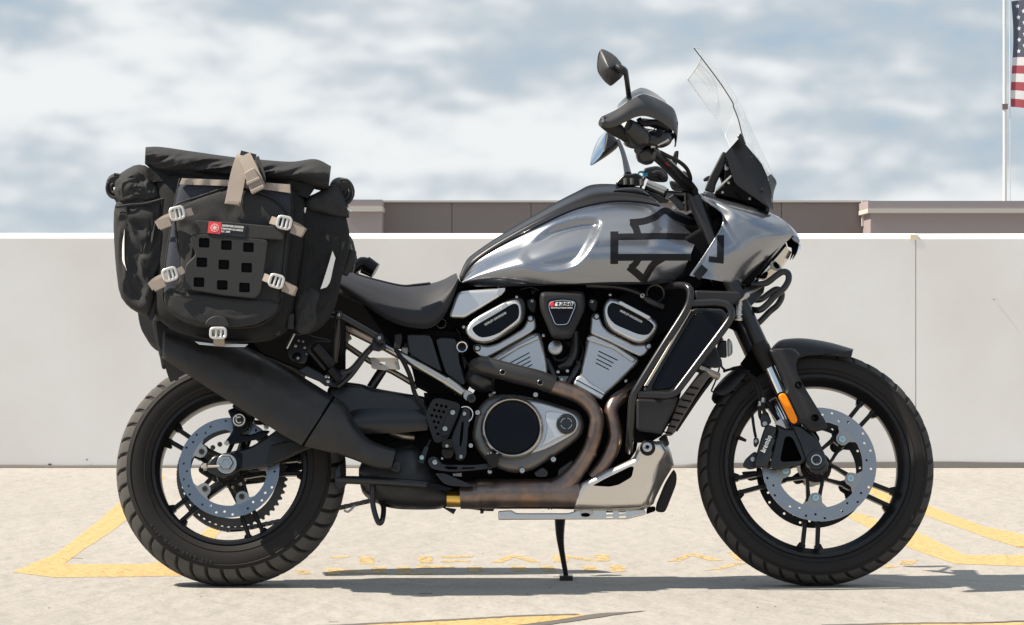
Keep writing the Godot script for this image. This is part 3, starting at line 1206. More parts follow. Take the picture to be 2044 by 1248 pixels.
func disc(parent: Node3D, called: String, c: Vector3, r0: float, r1: float, rows: int, tabs: Array, tab_r: float, m: String, mc: String, bm: String) -> void:
	# a drilled ring on a carrier with tabs; light passes through the holes
	var nsec := 36
	var mb := MB.new()
	var hr := 0.0034
	for i in nsec:
		var am := TAU * (i + .5) / nsec
		var hc: float = lerpf(r0 + .009, r1 - .007, ([0.1, 0.85, 0.45, 0.95, 0.2, 0.65] as Array)[i % 6])
		var has := i % 6 != 4
		var edge := []
		for k in 24:
			var u := k / 6.0
			var a: float
			var r: float
			if u < 1: a = -.5 + u; r = 0
			elif u < 2: a = .5; r = u - 1
			elif u < 3: a = .5 - (u - 2); r = 1
			else: a = -.5; r = 1 - (u - 3)
			var ang := am + a * TAU / nsec
			var rad := lerpf(r0, r1, r)
			edge.append(Vector3(cos(ang) * rad, sin(ang) * rad, 0))
		var hole := []
		var o := Vector3(cos(am) * hc, sin(am) * hc, 0)
		for k in 24:
			var dir: Vector3 = (edge[k] - o).normalized()
			hole.append(o + dir * (hr if has else 0.00001))
		for z in [.0025, -.0025]:
			for k in 24:
				var a2: Vector3 = edge[k] + Vector3(0, 0, z)
				var b2: Vector3 = edge[(k + 1) % 24] + Vector3(0, 0, z)
				var c2: Vector3 = hole[(k + 1) % 24] + Vector3(0, 0, z)
				var d2: Vector3 = hole[k] + Vector3(0, 0, z)
				if z > 0: mb.quad(a2 + c, b2 + c, c2 + c, d2 + c)
				else: mb.quad(d2 + c, c2 + c, b2 + c, a2 + c)
		if has:
			for k in 24:
				var a2: Vector3 = hole[k]
				var b2: Vector3 = hole[(k + 1) % 24]
				var f := Vector3(0, 0, .0025)
				mb.quad(c + a2 + f, c + b2 + f, c + b2 - f, c + a2 - f)
	for r in [r0, r1]:
		var ring := []
		for e in 2:
			var row := PackedVector3Array()
			for k in 144:
				var ang := TAU * k / 144.0
				row.append(c + Vector3(cos(ang) * r, sin(ang) * r, .0025 - e * .005))
			ring.append(row)
		mb.grid(ring, true)
	var o := part(called, mb, m, parent, 30.0)
	for deg in tabs:
		var k := MB.new()
		var a: float = deg_to_rad(deg)
		var d := Vector3(cos(a), sin(a), 0)
		var x := Vector3(-d.y, d.x, 0)
		var outl := []
		for e in [[r0 + .004, .052], [r0 - .004, .034], [tab_r + .010, .019], [tab_r - .004, .0165], [tab_r - .012, .010], [tab_r - .0145, .0]]:
			outl.append([e[0], e[1]])
		var rowt := PackedVector3Array()
		for e in outl: rowt.append(c + d * e[0] + x * e[1] + Vector3(0, 0, .0022))
		for e in range(outl.size() - 2, -1, -1): rowt.append(c + d * outl[e][0] - x * outl[e][1] + Vector3(0, 0, .0022))
		var rowb := PackedVector3Array()
		for v in rowt: rowb.append(v - Vector3(0, 0, .0046))
		k.grid([rowt, rowb], true)
		var mid := c + d * (tab_r + .012)
		for e in rowt.size():
			k.tri(rowt[(e + 1) % rowt.size()], rowt[e], mid + Vector3(0, 0, .0022))
			k.tri(rowb[e], rowb[(e + 1) % rowt.size()], mid - Vector3(0, 0, .0024))
		k.fix(0)
		part("carrier_tab", k, mc, o)
		k = MB.new()
		knob(k, c + d * tab_r + Vector3(0, 0, .008), .0095 if bm == "bolt_blue" else .0075, .008, .2, 20, .4)
		part("bolt", k, bm, o)


func rear_end(bike: Node3D) -> void:
	var cx := (462.0 - CX) * S * 9.06 / 9.0
	var R := 0.309
	var w := wheel(bike, "rear_wheel", cx, R, .086, .209, .190, [148, 220, 292, 4, 76], 42)
	disc(w, "brake_disc", Vector3(0, 0, .076), .103, .1345, 3, [150, 222, 294, 6, 78], .086, "disc_steel", "carrier_steel", "black_bolt")
	# sprocket with real teeth, and the chain that runs over it
	var mb := MB.new()
	var rows := []
	var nt := 50
	for z in [-.066, -.072]:
		var row := PackedVector3Array()
		for i in nt * 4:
			var r: float = [.140, .1475, .1475, .140][i % 4]
			var a := TAU * i / (nt * 4)
			row.append(Vector3(cos(a) * r, sin(a) * r, z))
		rows.append(row)
	mb.grid(rows, true)
	for e in 2:
		for i in nt * 4:
			var a: Vector3 = rows[e][i]
			var b: Vector3 = rows[e][(i + 1) % (nt * 4)]
			var k := .118
			var ai := Vector3(a.x, a.y, 0).normalized() * k + Vector3(0, 0, a.z)
			var bi := Vector3(b.x, b.y, 0).normalized() * k + Vector3(0, 0, a.z)
			if e == 0: mb.quad(a, b, bi, ai)
			else: mb.quad(ai, bi, b, a)
	for i in 5:
		var a := TAU * i / 5
		bar(mb, Vector3(cos(a), sin(a), 0) * .03 + Vector3(0, 0, -.069), Vector3(cos(a), sin(a), 0) * .121 + Vector3(0, 0, -.069), .03, .006)
	part("sprocket", mb, "sprocket_dark", w)
	# chain, in the bike's frame: two straight runs and the arc behind
	org = Vector3.ZERO
	var c := Vector3(cx, R, 0)
	var path := PackedVector3Array()
	var fs := Vector3(.14, .355, -.07)
	for i in 40:
		path.append((fs + Vector3(0, .042, 0)).lerp(c + Vector3(.01, .149, -.07), i / 40.0))
	for i in 52:
		var a := PI / 2 + PI * i / 52.0
		path.append(c + Vector3(cos(a) * .149, sin(a) * .149, -.07))
	for i in 41:
		path.append((c + Vector3(.03, -.146, -.07)).lerp(p1("P", 940, 950, -.07), i / 40.0) + Vector3(0, -.004 * sin(PI * i / 40.0), 0))
	mb = MB.new()
	for i in path.size() - 1:
		var a := path[i]
		var b := path[i + 1]
		var dz := .009 if i % 2 else .006
		for s in [-1.0, 1.0]:
			var m := (a + b) * .5 + Vector3(0, 0, dz * s)
			var d := (b - a)
			var k := mb.t.size()
			bar(mb, m - d * .70, m + d * .70, .0105, .0022)
		tube(mb, PackedVector3Array([a - Vector3(0, 0, .011), a + Vector3(0, 0, .011)]), .0058, 8)
	tag(part("drive_chain", mb, "chain_steel", bike), "", "", "", "stuff")

	# swingarm: the broad arm ahead of the wheel, the right blade and the axle block, and the far blade
	mb = MB.new()
	slab(mb, rounded(q("B", [40, 985, 60, 950, 170, 928, 270, 940, 340, 966, 585, 1008, 690, 1025, 700, 1240, 560, 1262, 240, 1272, 150, 1290, 60, 1200]), 8), -.11, .105, 9, [], 1.6)
	var sw := part("swingarm", mb, "black_satin", bike)
	mb = MB.new()
	patch(mb, q("B", [150, 1150, 230, 1110, 420, 1100, 700, 1112]), q("B", [200, 1280, 300, 1268, 500, 1262, 700, 1244]), 14, 6, func(u, v): return .110 + .012 * sin(PI * v) * (1 - u * .5), .09)
	part("rib", mb, "black_satin", sw)
	mb = MB.new()
	slab(mb, rounded(q("C", [478, 572, 492, 548, 515, 522, 600, 506, 700, 480, 790, 425, 860, 370, 980, 400, 1080, 430, 1060, 470, 960, 505, 900, 530, 780, 580, 700, 592, 640, 600, 600, 628, 560, 636, 510, 620, 482, 596]), 10), .092, .122, 4, [], 1.6)
	part("axle_blade", mb, "black_satin", sw)
	mb = MB.new()
	slab(mb, rounded(q("C", [658, 505, 656, 590, 590, 612, 545, 605, 520, 575, 522, 548, 545, 520]), 8), .120, .126, 2)
	part("axle_recess", mb, "black_gloss", sw)
	mb = MB.new()
	slab(mb, rounded(q("C", [800, 470, 900, 448, 1010, 470, 960, 498, 880, 524, 780, 572, 790, 520]), 6), .120, .130, 3)
	part("blade_cover", mb, "black_plastic", sw)
	mb = MB.new()
	slab(mb, rounded(q("C", [430, 600, 480, 530, 620, 500, 900, 420, 1060, 420, 1060, 560, 760, 660, 560, 680]), 10), -.14, -.10, 4)
	part("far_blade", mb, "black_satin", sw)
	mb = MB.new()
	var ax := p1("C", 576, 558, .150)
	lathe(mb, ax, [[0, -.03], [.0205, -.03], [.0205, -.004], [.0175, 0], [.0125, 0], [.0125, -.01], [0, -.01]], 6)
	part("axle_nut", mb, "bolt", sw, 20.0)
	mb = MB.new()
	lathe(mb, ax, [[.0265, -.030], [.0265, -.021], [.025, -.020], [.0, -.02]], 30)
	part("washer", mb, "bolt", sw)
	mb = MB.new()
	tube(mb, p3("C", [452, 580, .13, 545, 577, .13]), .004, 8)
	tube(mb, p3("C", [462, 582, .13, 480, 580, .13]), .010, 6)
	part("chain_adjuster", mb, "plate_steel", sw)
	for b in [[776, 380], [579, 459], [545, 466], [510, 482]]:
		bolt(sw, "C", b[0], b[1], .125, 5.0, "bolt" if b[0] > 570 else "black_bolt")

	# rear caliper with its round emblem
	mb = MB.new()
	slab(mb, rounded(q("C", [583, 300, 600, 290, 640, 280, 690, 320, 706, 340, 690, 390, 650, 420, 700, 420, 760, 396, 800, 400, 760, 440, 700, 450, 600, 470, 570, 455, 590, 430, 612, 400, 606, 345]), 6), .06, .118, 3)
	tube(mb, p3("C", [622, 278, .1, 640, 290, .115, 700, 326, .11]), .008, 8)
	var cal := part("rear_caliper", mb, "black_gloss", bike)
	mb = MB.new()
	var ec := p1("C", 641, 346, .136)
	knob(mb, ec, .0205, .03, .2, 32)
	part("caliper_cap", mb, "black_satin", cal)
	mb = MB.new()
	for ring in [[.0135, .0165, 0.0, TAU], [.0062, .0092, -.6, 4.6]]:
		var rr := []
		for e in [ring[0], ring[1]]:
			var row := PackedVector3Array()
			for i in 33:
				var a: float = PI / 2 + ring[2] + ring[3] * i / 32.0
				row.append(ec + Vector3(cos(a) * e, sin(a) * e, .0008))
			rr.append(row)
		mb.grid(rr)
	box(mb, ec + Vector3(-.0085, .002, .0002), ec + Vector3(-.0058, .0138, .0008))
	part("emblem", mb, "white_print", cal)

	# muffler: a broad flat-sided can with a seam and a front cone
	mb = MB.new()
	patch(mb, q("P", [316, 706, 322, 714, 380, 752, 470, 810, 560, 866, 602, 889]), q("P", [320, 652, 332, 640, 420, 664, 500, 696, 580, 738, 666, 791]), 40, 16, func(u, v): return .185 + .058 * pow(maxf(1.0 - pow(absf(v * 2.0 - 0.86) / 1.14, 3.0), 0.0), .5) * (1.0 - .12 * smoothstep(.55, .9, v)) * smoothstep(-.02, .05, u) - .010 * u, func(u, v): return .13)
	var mu := part("muffler", mb, "muffler_black", bike, 50.0)
	mb = MB.new()
	patch(mb, q("P", [606, 891, 650, 901, 700, 916, 748, 934, 780, 938]), q("P", [669, 793, 690, 808, 714, 852, 742, 880, 790, 897]), 24, 14, func(u, v): return .178 + .056 * pow(maxf(1.0 - pow(absf(v * 2.0 - 0.9) / 1.1, 3.0), 0.0), .5) * (1 - u * .55) - u * .03, func(u, v): return .13 - .03 * u)
	part("front_cone", mb, "muffler_black", mu, 50.0)
	mb = MB.new()
	patch(mb, q("P", [602, 889, 607, 891]), q("P", [665, 790, 670, 794]), 2, 12, func(u, v): return .178 + .054 * pow(maxf(1.0 - pow(absf(v * 2.0 - 0.88) / 1.12, 3.0), 0.0), .5), .13)
	part("seam", mb, "void_black", mu)
	mb = MB.new()
	slab(mb, q("P", [309, 642, 330, 636, 336, 646, 326, 712, 318, 712]), .14, .228, 3)
	part("end_cap", mb, "black_plastic", mu)
	mb = MB.new()
	slab(mb, rounded(q("D", [322, 850, 345, 790, 392, 800, 396, 850, 372, 866]), 5), .10, .135, 2)
	part("hanger", mb, "black_satin", mu)
	bolt(mu, "D", 368, 834, .139, 4.0, "black_bolt")
	mb = MB.new()
	tube(mb, p3("C", [470, 165, .15, 640, 272, .15]), .0045, 8)
	part("edge_trim", mb, "frame_bronze", mu)

	# the collector chamber below the swingarm
	mb = MB.new()
	patch(mb, q("P", [716, 950, 724, 985, 750, 1004, 790, 1016, 870, 1017, 900, 1008]), q("P", [716, 935, 735, 905, 790, 888, 835, 884, 868, 940, 900, 978]), 20, 14, func(u, v): return .045 + .055 * pow(maxf(1.0 - pow(absf(v * 2 - 1), 2.4), 0.0), .5), -.06)
	part("exhaust_chamber", mb, "muffler_black", bike, 50.0)
	mb = MB.new()
	tube(mb, p3("P", [892, 996, .10, 921, 996, .10]), .0225, 28)
	part("brass_clamp", mb, "brass", bike)

	# subframe, luggage rack tubes, passenger peg
	mb = MB.new()
	tube(mb, p3("B", [20, 510, .09, 130, 560, .10, 345, 665, .11]), .0095, 14, 3)
	part("subframe_tube", mb, "frame_bronze", bike)
	mb = MB.new()
	tube(mb, p3("B", [405, 690, .10, 560, 775, .11, 825, 925, .12]), .0115, 16, 3)
	var sub := part("subframe_tube", mb, "frame_silver", bike)
	mb = MB.new()
	tube(mb, p3("B", [822, 923, .12, 935, 1000, .122]), .0145, 18)
	part("tube_socket", mb, "frame_silver", sub)
	mb = MB.new()
	slab(mb, rounded(q("B", [935, 985, 955, 975, 1000, 1000, 1025, 1040, 1000, 1065, 955, 1055, 930, 1030]), 6), .095, .118, 2)
	part("tube_lug", mb, "frame_silver", sub)
	bolt(sub, "B", 988, 1035, .132, 9.5, "black_bolt", "bolt", .016)
	mb = MB.new()
	tube(mb, p3("B", [120, 655, .03, 320, 790, .03, 470, 860, .03, 640, 960, .03]), .008, 12, 3)
	part("lower_tube", mb, "frame_bronze", bike)
	mb = MB.new()
	slab(mb, rounded(q("N", [740, 350, 830, 390, 890, 460, 880, 500, 800, 500, 725, 490]), 10), .04, .06, 2)
	part("bracket", mb, "frame_bronze", bike)
	mb = MB.new()
	tube(mb, p3("B", [385, 480, .05, 250, 560, .05]), .006, 10)
	part("seat_stay", mb, "frame_bronze", bike)
	mb = MB.new()
	slab(mb, rounded(q("B", [322, 768, 505, 768, 522, 850, 440, 845, 425, 855, 335, 840]), 4), .05, .08, 1.5, [q("B", [388, 796, 424, 796, 424, 814, 388, 814])])
	part("bracket_plate", mb, "plate_steel", bike)
	for a in [[20, 496, .20, 118, 488, .21], [118, 488, .21, 385, 638, .20]]:
		mb = MB.new()
		tube(mb, p3("B", a), .0088, 12)
		part("rack_tube", mb, "black_satin", bike)
	mb = MB.new()
	tube(mb, p3("B", [118, 488, .20, 108, 620, .19, 88, 800, .17]), [.009, .009, .008], 12)
	part("rack_tube", mb, "black_satin", bike)
	for a in [[116, 486], [384, 638]]:
		mb = MB.new()
		knob(mb, p1("B", a[0], a[1], .222), 9.0 * S, .035, .3, 20)
		part("rack_boss", mb, "black_satin", bike)
		bolt(bike, "B", a[0], a[1], .226, 3.6)
	mb = MB.new()
	tube(mb, p3("B", [345, 690, .15, 280, 760, .15, 200, 850, .15, 130, 870, .15]), .0085, 12)
	tube(mb, p3("B", [300, 740, .15, 200, 880, .15, 110, 960, .15]), .0075, 12)
	slab(mb, q("B", [340, 640, 420, 650, 430, 710, 380, 730, 330, 720]), .10, .17, 3)
	slab(mb, q("B", [200, 850, 60, 880, 50, 960, 110, 965]), .13, .155, 2)
	part("peg_bracket", mb, "black_satin", bike)
	mb = MB.new()
	tube(mb, p3("N", [440, 570, .22, 650, 810, .20]), [.011, .0125], 4, 1)
	tube(mb, p3("N", [350, 620, .20, 560, 860, .19]), .006, 10)
	var peg := part("passenger_peg", mb, "black_plastic", bike)
	mb = MB.new()
	tube(mb, p3("N", [610, 850, .20, 720, 980, .19]), .014, 14)
	part("peg_hinge", mb, "black_gloss", peg)
	mb = MB.new()
	slab(mb, rounded(q("N", [70, 600, 170, 410, 230, 430, 340, 400, 380, 440, 640, 490, 640, 530, 430, 520, 360, 600, 330, 760, 290, 800, 180, 780, 110, 740]), 10), .15, .175, 3)
	var rp := part("rack_plate", mb, "black_satin", bike)
	for a in [[222, 496, 2.2], [278, 506, 2.2], [184, 560, 3.4], [298, 582, 2.8], [206, 704, 10.0], [322, 664, 1.8], [570, 945, 3.6], [592, 1006, 4.0]]:
		bolt(rp, "N", a[0], a[1], .181, a[2], "bolt" if a[2] < 9 else "black_gloss")
	bolt(rp, "N", 214, 714, .187, 3.0)
	mb = MB.new()
	tube(mb, p3("N", [75, 600, .172, 170, 415, .172]), .0045, 8)
	part("plate_edge", mb, "frame_silver", rp)
	mb = MB.new()
	slab(mb, q("N", [200, 870, 330, 950, 480, 1010, 560, 1070, 660, 1060, 640, 990, 480, 890, 330, 800]), .14, .17, 3)
	part("lower_mount", mb, "black_satin", bike)
	mb = MB.new()
	tube(mb, p3("B", [405, 850, .02, 330, 965, .02]), .013, 12)
	part("shock_strut", mb, "black_satin", bike)
	mb = MB.new()
	tube(mb, p3("B", [492, 715, .125, 545, 800, .13, 590, 900, .13, 620, 1010, .135, 690, 1110, .13]), .0062, 10)
	part("brake_hose", mb, "rubber", bike)
	mb = MB.new()
	slab(mb, rounded(q("B", [485, 615, 530, 610, 535, 640, 520, 715, 480, 710]), 3), .08, .125, 2)
	part("connector", mb, "black_plastic", bike)
	mb = MB.new()
	slab(mb, q("N", [1505, 530, 1598, 525, 1596, 640, 1580, 700, 1500, 640]), .06, .085, 2)
	part("latch_plate", mb, "plate_steel", bike)

	# dark bodywork under the seat and the tail
	mb = MB.new()
	slab(mb, q("B", [100, 330, 400, 470, 560, 560, 760, 580, 900, 600, 920, 660, 560, 720, 430, 700, 250, 610, 100, 520, -60, 480]), -.09, .085, 4)
	part("tail_body", mb, "dark_inside", bike)
	mb = MB.new()
	slab(mb, q("P", [330, 600, 640, 600, 690, 640, 690, 760, 600, 740, 480, 690, 360, 690]), -.1, .12, 3)
	part("tail_box", mb, "dark_inside", bike)
	mb = MB.new()
	slab(mb, rounded(q("B", [560, 610, 690, 610, 725, 625, 800, 870, 700, 820, 585, 750, 565, 690]), 8), -.11, .112, 4)
	part("side_panel", mb, "black_satin", bike)
	mb = MB.new()
	slab(mb, rounded(q("B", [748, 650, 780, 632, 885, 640, 905, 690, 910, 800, 960, 930, 930, 960, 820, 880, 790, 790]), 8), -.11, .105, 4)
	part("side_panel", mb, "black_satin", bike)
	mb = MB.new()
	slab(mb, q("B", [560, 600, 900, 590, 960, 640, 1010, 760, 1010, 900, 960, 990, 860, 1010, 720, 1010, 625, 960, 600, 850, 560, 760]), -.09, .06, 3)
	part("inner_panel", mb, "dark_inside", bike)
	mb = MB.new()
	slab(mb, q("B", [840, 420, 905, 250, 930, 300, 1000, 330, 1000, 470, 960, 640, 860, 620, 780, 590]), -.08, .06, 3)
	part("inner_panel", mb, "dark_inside", bike)
	mb = MB.new()
	slab(mb, q("P", [846, 784, 940, 788, 945, 960, 860, 960, 858, 906, 790, 915, 700, 862, 702, 846, 850, 850]), -.06, .05, 2)
	part("inner_panel", mb, "dark_inside", bike)
	mb = MB.new()
	tube(mb, p3("D", [330, 600, .06, 400, 625, .065, 480, 635, .06]), .010, 10)
	part("shock_spring_seat", mb, "frame_bronze", bike)
	mb = MB.new()
	lathe(mb, p1("B", 926, 698, .128), [[.0165, -.03], [.0165, -.002], [.0145, .001], [.012, .0], [.0115, -.02]], 28, true)
	part("frame_ring", mb, "bright_edge", bike)
	mb = MB.new()
	knob(mb, p1("B", 928, 692, .124), 13.0 * S, .03, .3, 24, .4)
	part("frame_plug", mb, "rubber", bike)

	# the seat
	mb = MB.new()
	patch(mb, q("B", [95, 300, 150, 330, 215, 372, 300, 430, 420, 512, 540, 560, 660, 578, 735, 568, 800, 510, 862, 395, 905, 262]), q("B", [120, 190, 180, 206, 230, 220, 370, 258, 530, 294, 620, 292, 720, 282, 800, 258, 862, 226, 890, 214]), 44, 22, func(u, v): return (.150 - .02 * absf(u - .5)) * pow(maxf(1.0 - pow(v, 3.2), 0.0), .52) + .012 * sin(PI * minf(v * 1.6, 1.0)) - .02 * (1 - smoothstep(0, .12, v)) * 0.6)
	mb.mirror()
	var seat := part("seat", mb, "seat_vinyl", bike, 60.0)
	mb = MB.new()
	tube(mb, p3("B", [230, 222, .03, 370, 262, .03, 530, 297, .03, 620, 292, .03, 720, 281, .03]), .0035, 8)
	part("seat_piping", mb, "black_plastic", seat)
	# far-side pod behind the seat: the rear turn signal on its stalk
	mb = MB.new()
	tube(mb, p3("B", [215, 195, -.15, 270, 150, -.16, 330, 170, -.17]), [.012, .018, .02], 14)
	tube(mb, p3("B", [290, 160, -.17, 360, 200, -.17]), [.026, .022], 18)
	part("turn_signal", mb, "black_gloss", bike)
	mb = MB.new()
	tube(mb, p3("P", [692, 490, -.05, 700, 530, -.05, 688, 560, -.05]), .012, 10)
	part("grab_rail", mb, "black_satin", bike)
	# centre part of the rear fender, behind the muffler
	mb = MB.new()
	patch(mb, q("P", [318, 690, 326, 720, 342, 765, 366, 760]), q("P", [336, 660, 352, 690, 372, 720, 402, 742]), 10, 4, func(u, v): return .08, -.08)
	part("rear_fender", mb, "black_plastic", bike)

	# footpeg bracket, heel guard with drilled holes, brake pedal
	mb = MB.new()
	slab(mb, rounded(q("T", [690, 200, 730, 185, 790, 200, 800, 330, 770, 420, 750, 740, 700, 800, 620, 800, 600, 700, 560, 660, 560, 520, 640, 340]), 10), .10, .128, 3)
	var fb := part("footpeg_bracket", mb, "black_satin", bike)
	mb = MB.new()
	slab(mb, rounded(q("T", [690, 350, 716, 350, 700, 560, 680, 640, 664, 630, 668, 520]), 5), .127, .1295, 0.8)
	part("bracket_slot", mb, "void_black", fb)
	mb = MB.new()
	var ap := PackedVector3Array()
	var ac := p1("T", 728, 268, .132)
	for i in 15:
		var a := deg_to_rad(lerpf(118, -62, i / 14.0))
		ap.append(ac + Vector3(cos(a), sin(a), 0) * .0208)
	tube(mb, ap, .0018, 8, 2)
	part("bright_arc", mb, "bright_edge", fb)
	bolt(fb, "T", 718, 260, .134, 4.2)
	bolt(fb, "T", 678, 748, .134, 4.2)
	var holes := []
	for a in [[408, 160], [460, 172], [513, 182], [381, 220], [433, 230], [484, 241], [351, 280], [403, 292], [454, 300], [377, 350], [426, 360], [397, 418], [420, 490]]:
		var h := PackedVector2Array()
		var o = zooms["T"]
		for k in 10:
			h.append(Vector2(o[0] + a[0] / o[2] + 3.0 * cos(TAU * k / 10), o[1] + a[1] / o[2] + 3.0 * sin(TAU * k / 10)))
		holes.append(h)
	mb = MB.new()
	slab(mb, rounded(q("T", [272, 268, 352, 105, 400, 85, 470, 90, 672, 145, 672, 205, 640, 300, 545, 520, 520, 560, 470, 585, 405, 595, 370, 570]), 9), .150, .158, 1.6, holes)
	var hg := part("heel_guard", mb, "black_plastic", bike)
	mb = MB.new()
	slab(mb, q("T", [300, 200, 380, 110, 520, 120, 640, 150, 600, 420, 480, 560, 380, 560]), .136, .144, 0)
	part("guard_backing", mb, "void_black", hg)
	mb = MB.new()
	slab(mb, rounded(q("T", [545, 240, 570, 200, 660, 210, 660, 230, 530, 520, 440, 520, 470, 400]), 8), .157, .163, 1.5)
	part("guard_rib", mb, "black_plastic", hg)
	bolt(hg, "T", 588, 246, .168, 5.0)
	bolt(hg, "T", 500, 430, .168, 5.0)
	mb = MB.new()
	slab(mb, rounded(q("T", [470, 560, 580, 545, 590, 600, 580, 650, 460, 650]), 6), .15, .24, 3)
	slab(mb, rounded(q("T", [465, 650, 585, 650, 605, 720, 560, 770, 500, 770, 460, 720]), 8), .13, .22, 4)
	var fp := part("footpeg", mb, "rubber", bike)
	bolt(fp, "T", 521, 625, .243, 3.4)
	bolt(fp, "T", 470, 766, .2, 2.6)
	mb = MB.new()
	slab(mb, rounded(q("T", [300, 800, 320, 755, 380, 742, 430, 770, 470, 830, 640, 842, 860, 842, 980, 822, 1050, 840, 1060, 880, 960, 890, 760, 912, 600, 922, 440, 910, 340, 880]), 9), .155, .175, 2, [q("T", [485, 866, 520, 856, 640, 862, 640, 892, 540, 894]), q("T", [690, 870, 840, 866, 840, 884, 690, 890])])
	var bp := part("brake_pedal", mb, "black_satin", bike)
	bolt(bp, "T", 386, 810, .181, 5.2)
	mb = MB.new()
	slab(mb, rounded(q("T", [965, 720, 980, 700, 1095, 705, 1110, 740, 1100, 860, 1040, 880, 985, 830]), 6), .165, .22, 3)
	part("pedal_pad", mb, "rubber", bp)
	for a in [[988, 712], [1020, 704], [1092, 708]]:
		bolt(bp, "T", a[0], a[1], .223, 1.9)
	bolt(bp, "T", 1005, 915, .17, 4.0)
	mb = MB.new()
	tube(mb, p3("T", [340, 560, .13, 310, 620, .13, 270, 700, .13]), .004, 8)
	slab(mb, q("T", [268, 628, 322, 640, 262, 832, 190, 812]), .12, .15, 2)
	var ms := part("master_cylinder", mb, "black_satin", bike)
	bolt(ms, "T", 238, 756, .155, 4.6, "bolt_blue")
	mb = MB.new()
	slab(mb, rounded(q("T", [380, 930, 500, 930, 600, 980, 700, 1020, 830, 1075, 780, 1092, 560, 1080, 480, 1050]), 6), .12, .165, 2)
	part("pedal_guard", mb, "black_satin", bike)
	mb = MB.new()
	slab(mb, q("T", [586, 940, 690, 930, 690, 975, 590, 970]), .1, .12, 1)
	part("bracket_tab", mb, "plate_steel", bike)
	# the long rod and the centre-stand lever below
	mb = MB.new()
	tube(mb, p3("D", [-30, 912, .10, 200, 920, .12, 540, 945, .135, 650, 960, .135]), [.0105, .0115, .0115, .010], 14, 4)
	var rod := part("stand_rod", mb, "black_satin", bike)
	mb = MB.new()
	slab(mb, rounded(q("D", [560, 935, 620, 935, 740, 965, 715, 985, 640, 982, 560, 968]), 4), .12, .15, 2)
	part("rod_end", mb, "black_gloss", rod)
	mb = MB.new()
	tube(mb, p3("D", [210, 950, .10, 212, 1080, .10, 245, 1190, .11, 272, 1180, .11, 280, 1090, .08, 246, 1040, .05]), .0072, 12)
	part("stand_tang", mb, "black_satin", rod)
	mb = MB.new()
	slab(mb, rounded(q("C", [1120, 600, 1145, 560, 1150, 640, 1185, 650, 1175, 672, 1140, 690, 1122, 670]), 4), .06, .11, 1.5)
	part("stand_foot", mb, "black_satin", rod)
	mb = MB.new()
	tube(mb, p3("D", [22, 1112, .02, 50, 1122, .02, 95, 1080, .02]), .003, 6)
	part("spring_hook", mb, "plate_steel", rod)
	# side stand, on the far side, foot on the ground
	var ft := into_bike(ground_at(1130, 1149, .012))
	var tp := p1("P", 1118, 1030, -.13)
	mb = MB.new()
	tube(mb, PackedVector3Array([tp, tp.lerp(ft, .42) + Vector3(-.006, 0, 0), ft]), [.0165, .0125, .0075, .0070], 12, 4)
	var ss := part("side_stand", mb, "black_satin", bike)
	mb = MB.new()
	box(mb, Vector3(-.018, -.012, -.03), Vector3(.018, .001, .03), Basis(Vector3(1, 0, 0), deg_to_rad(LEAN)), ft)
	part("stand_pad", mb, "black_satin", ss)


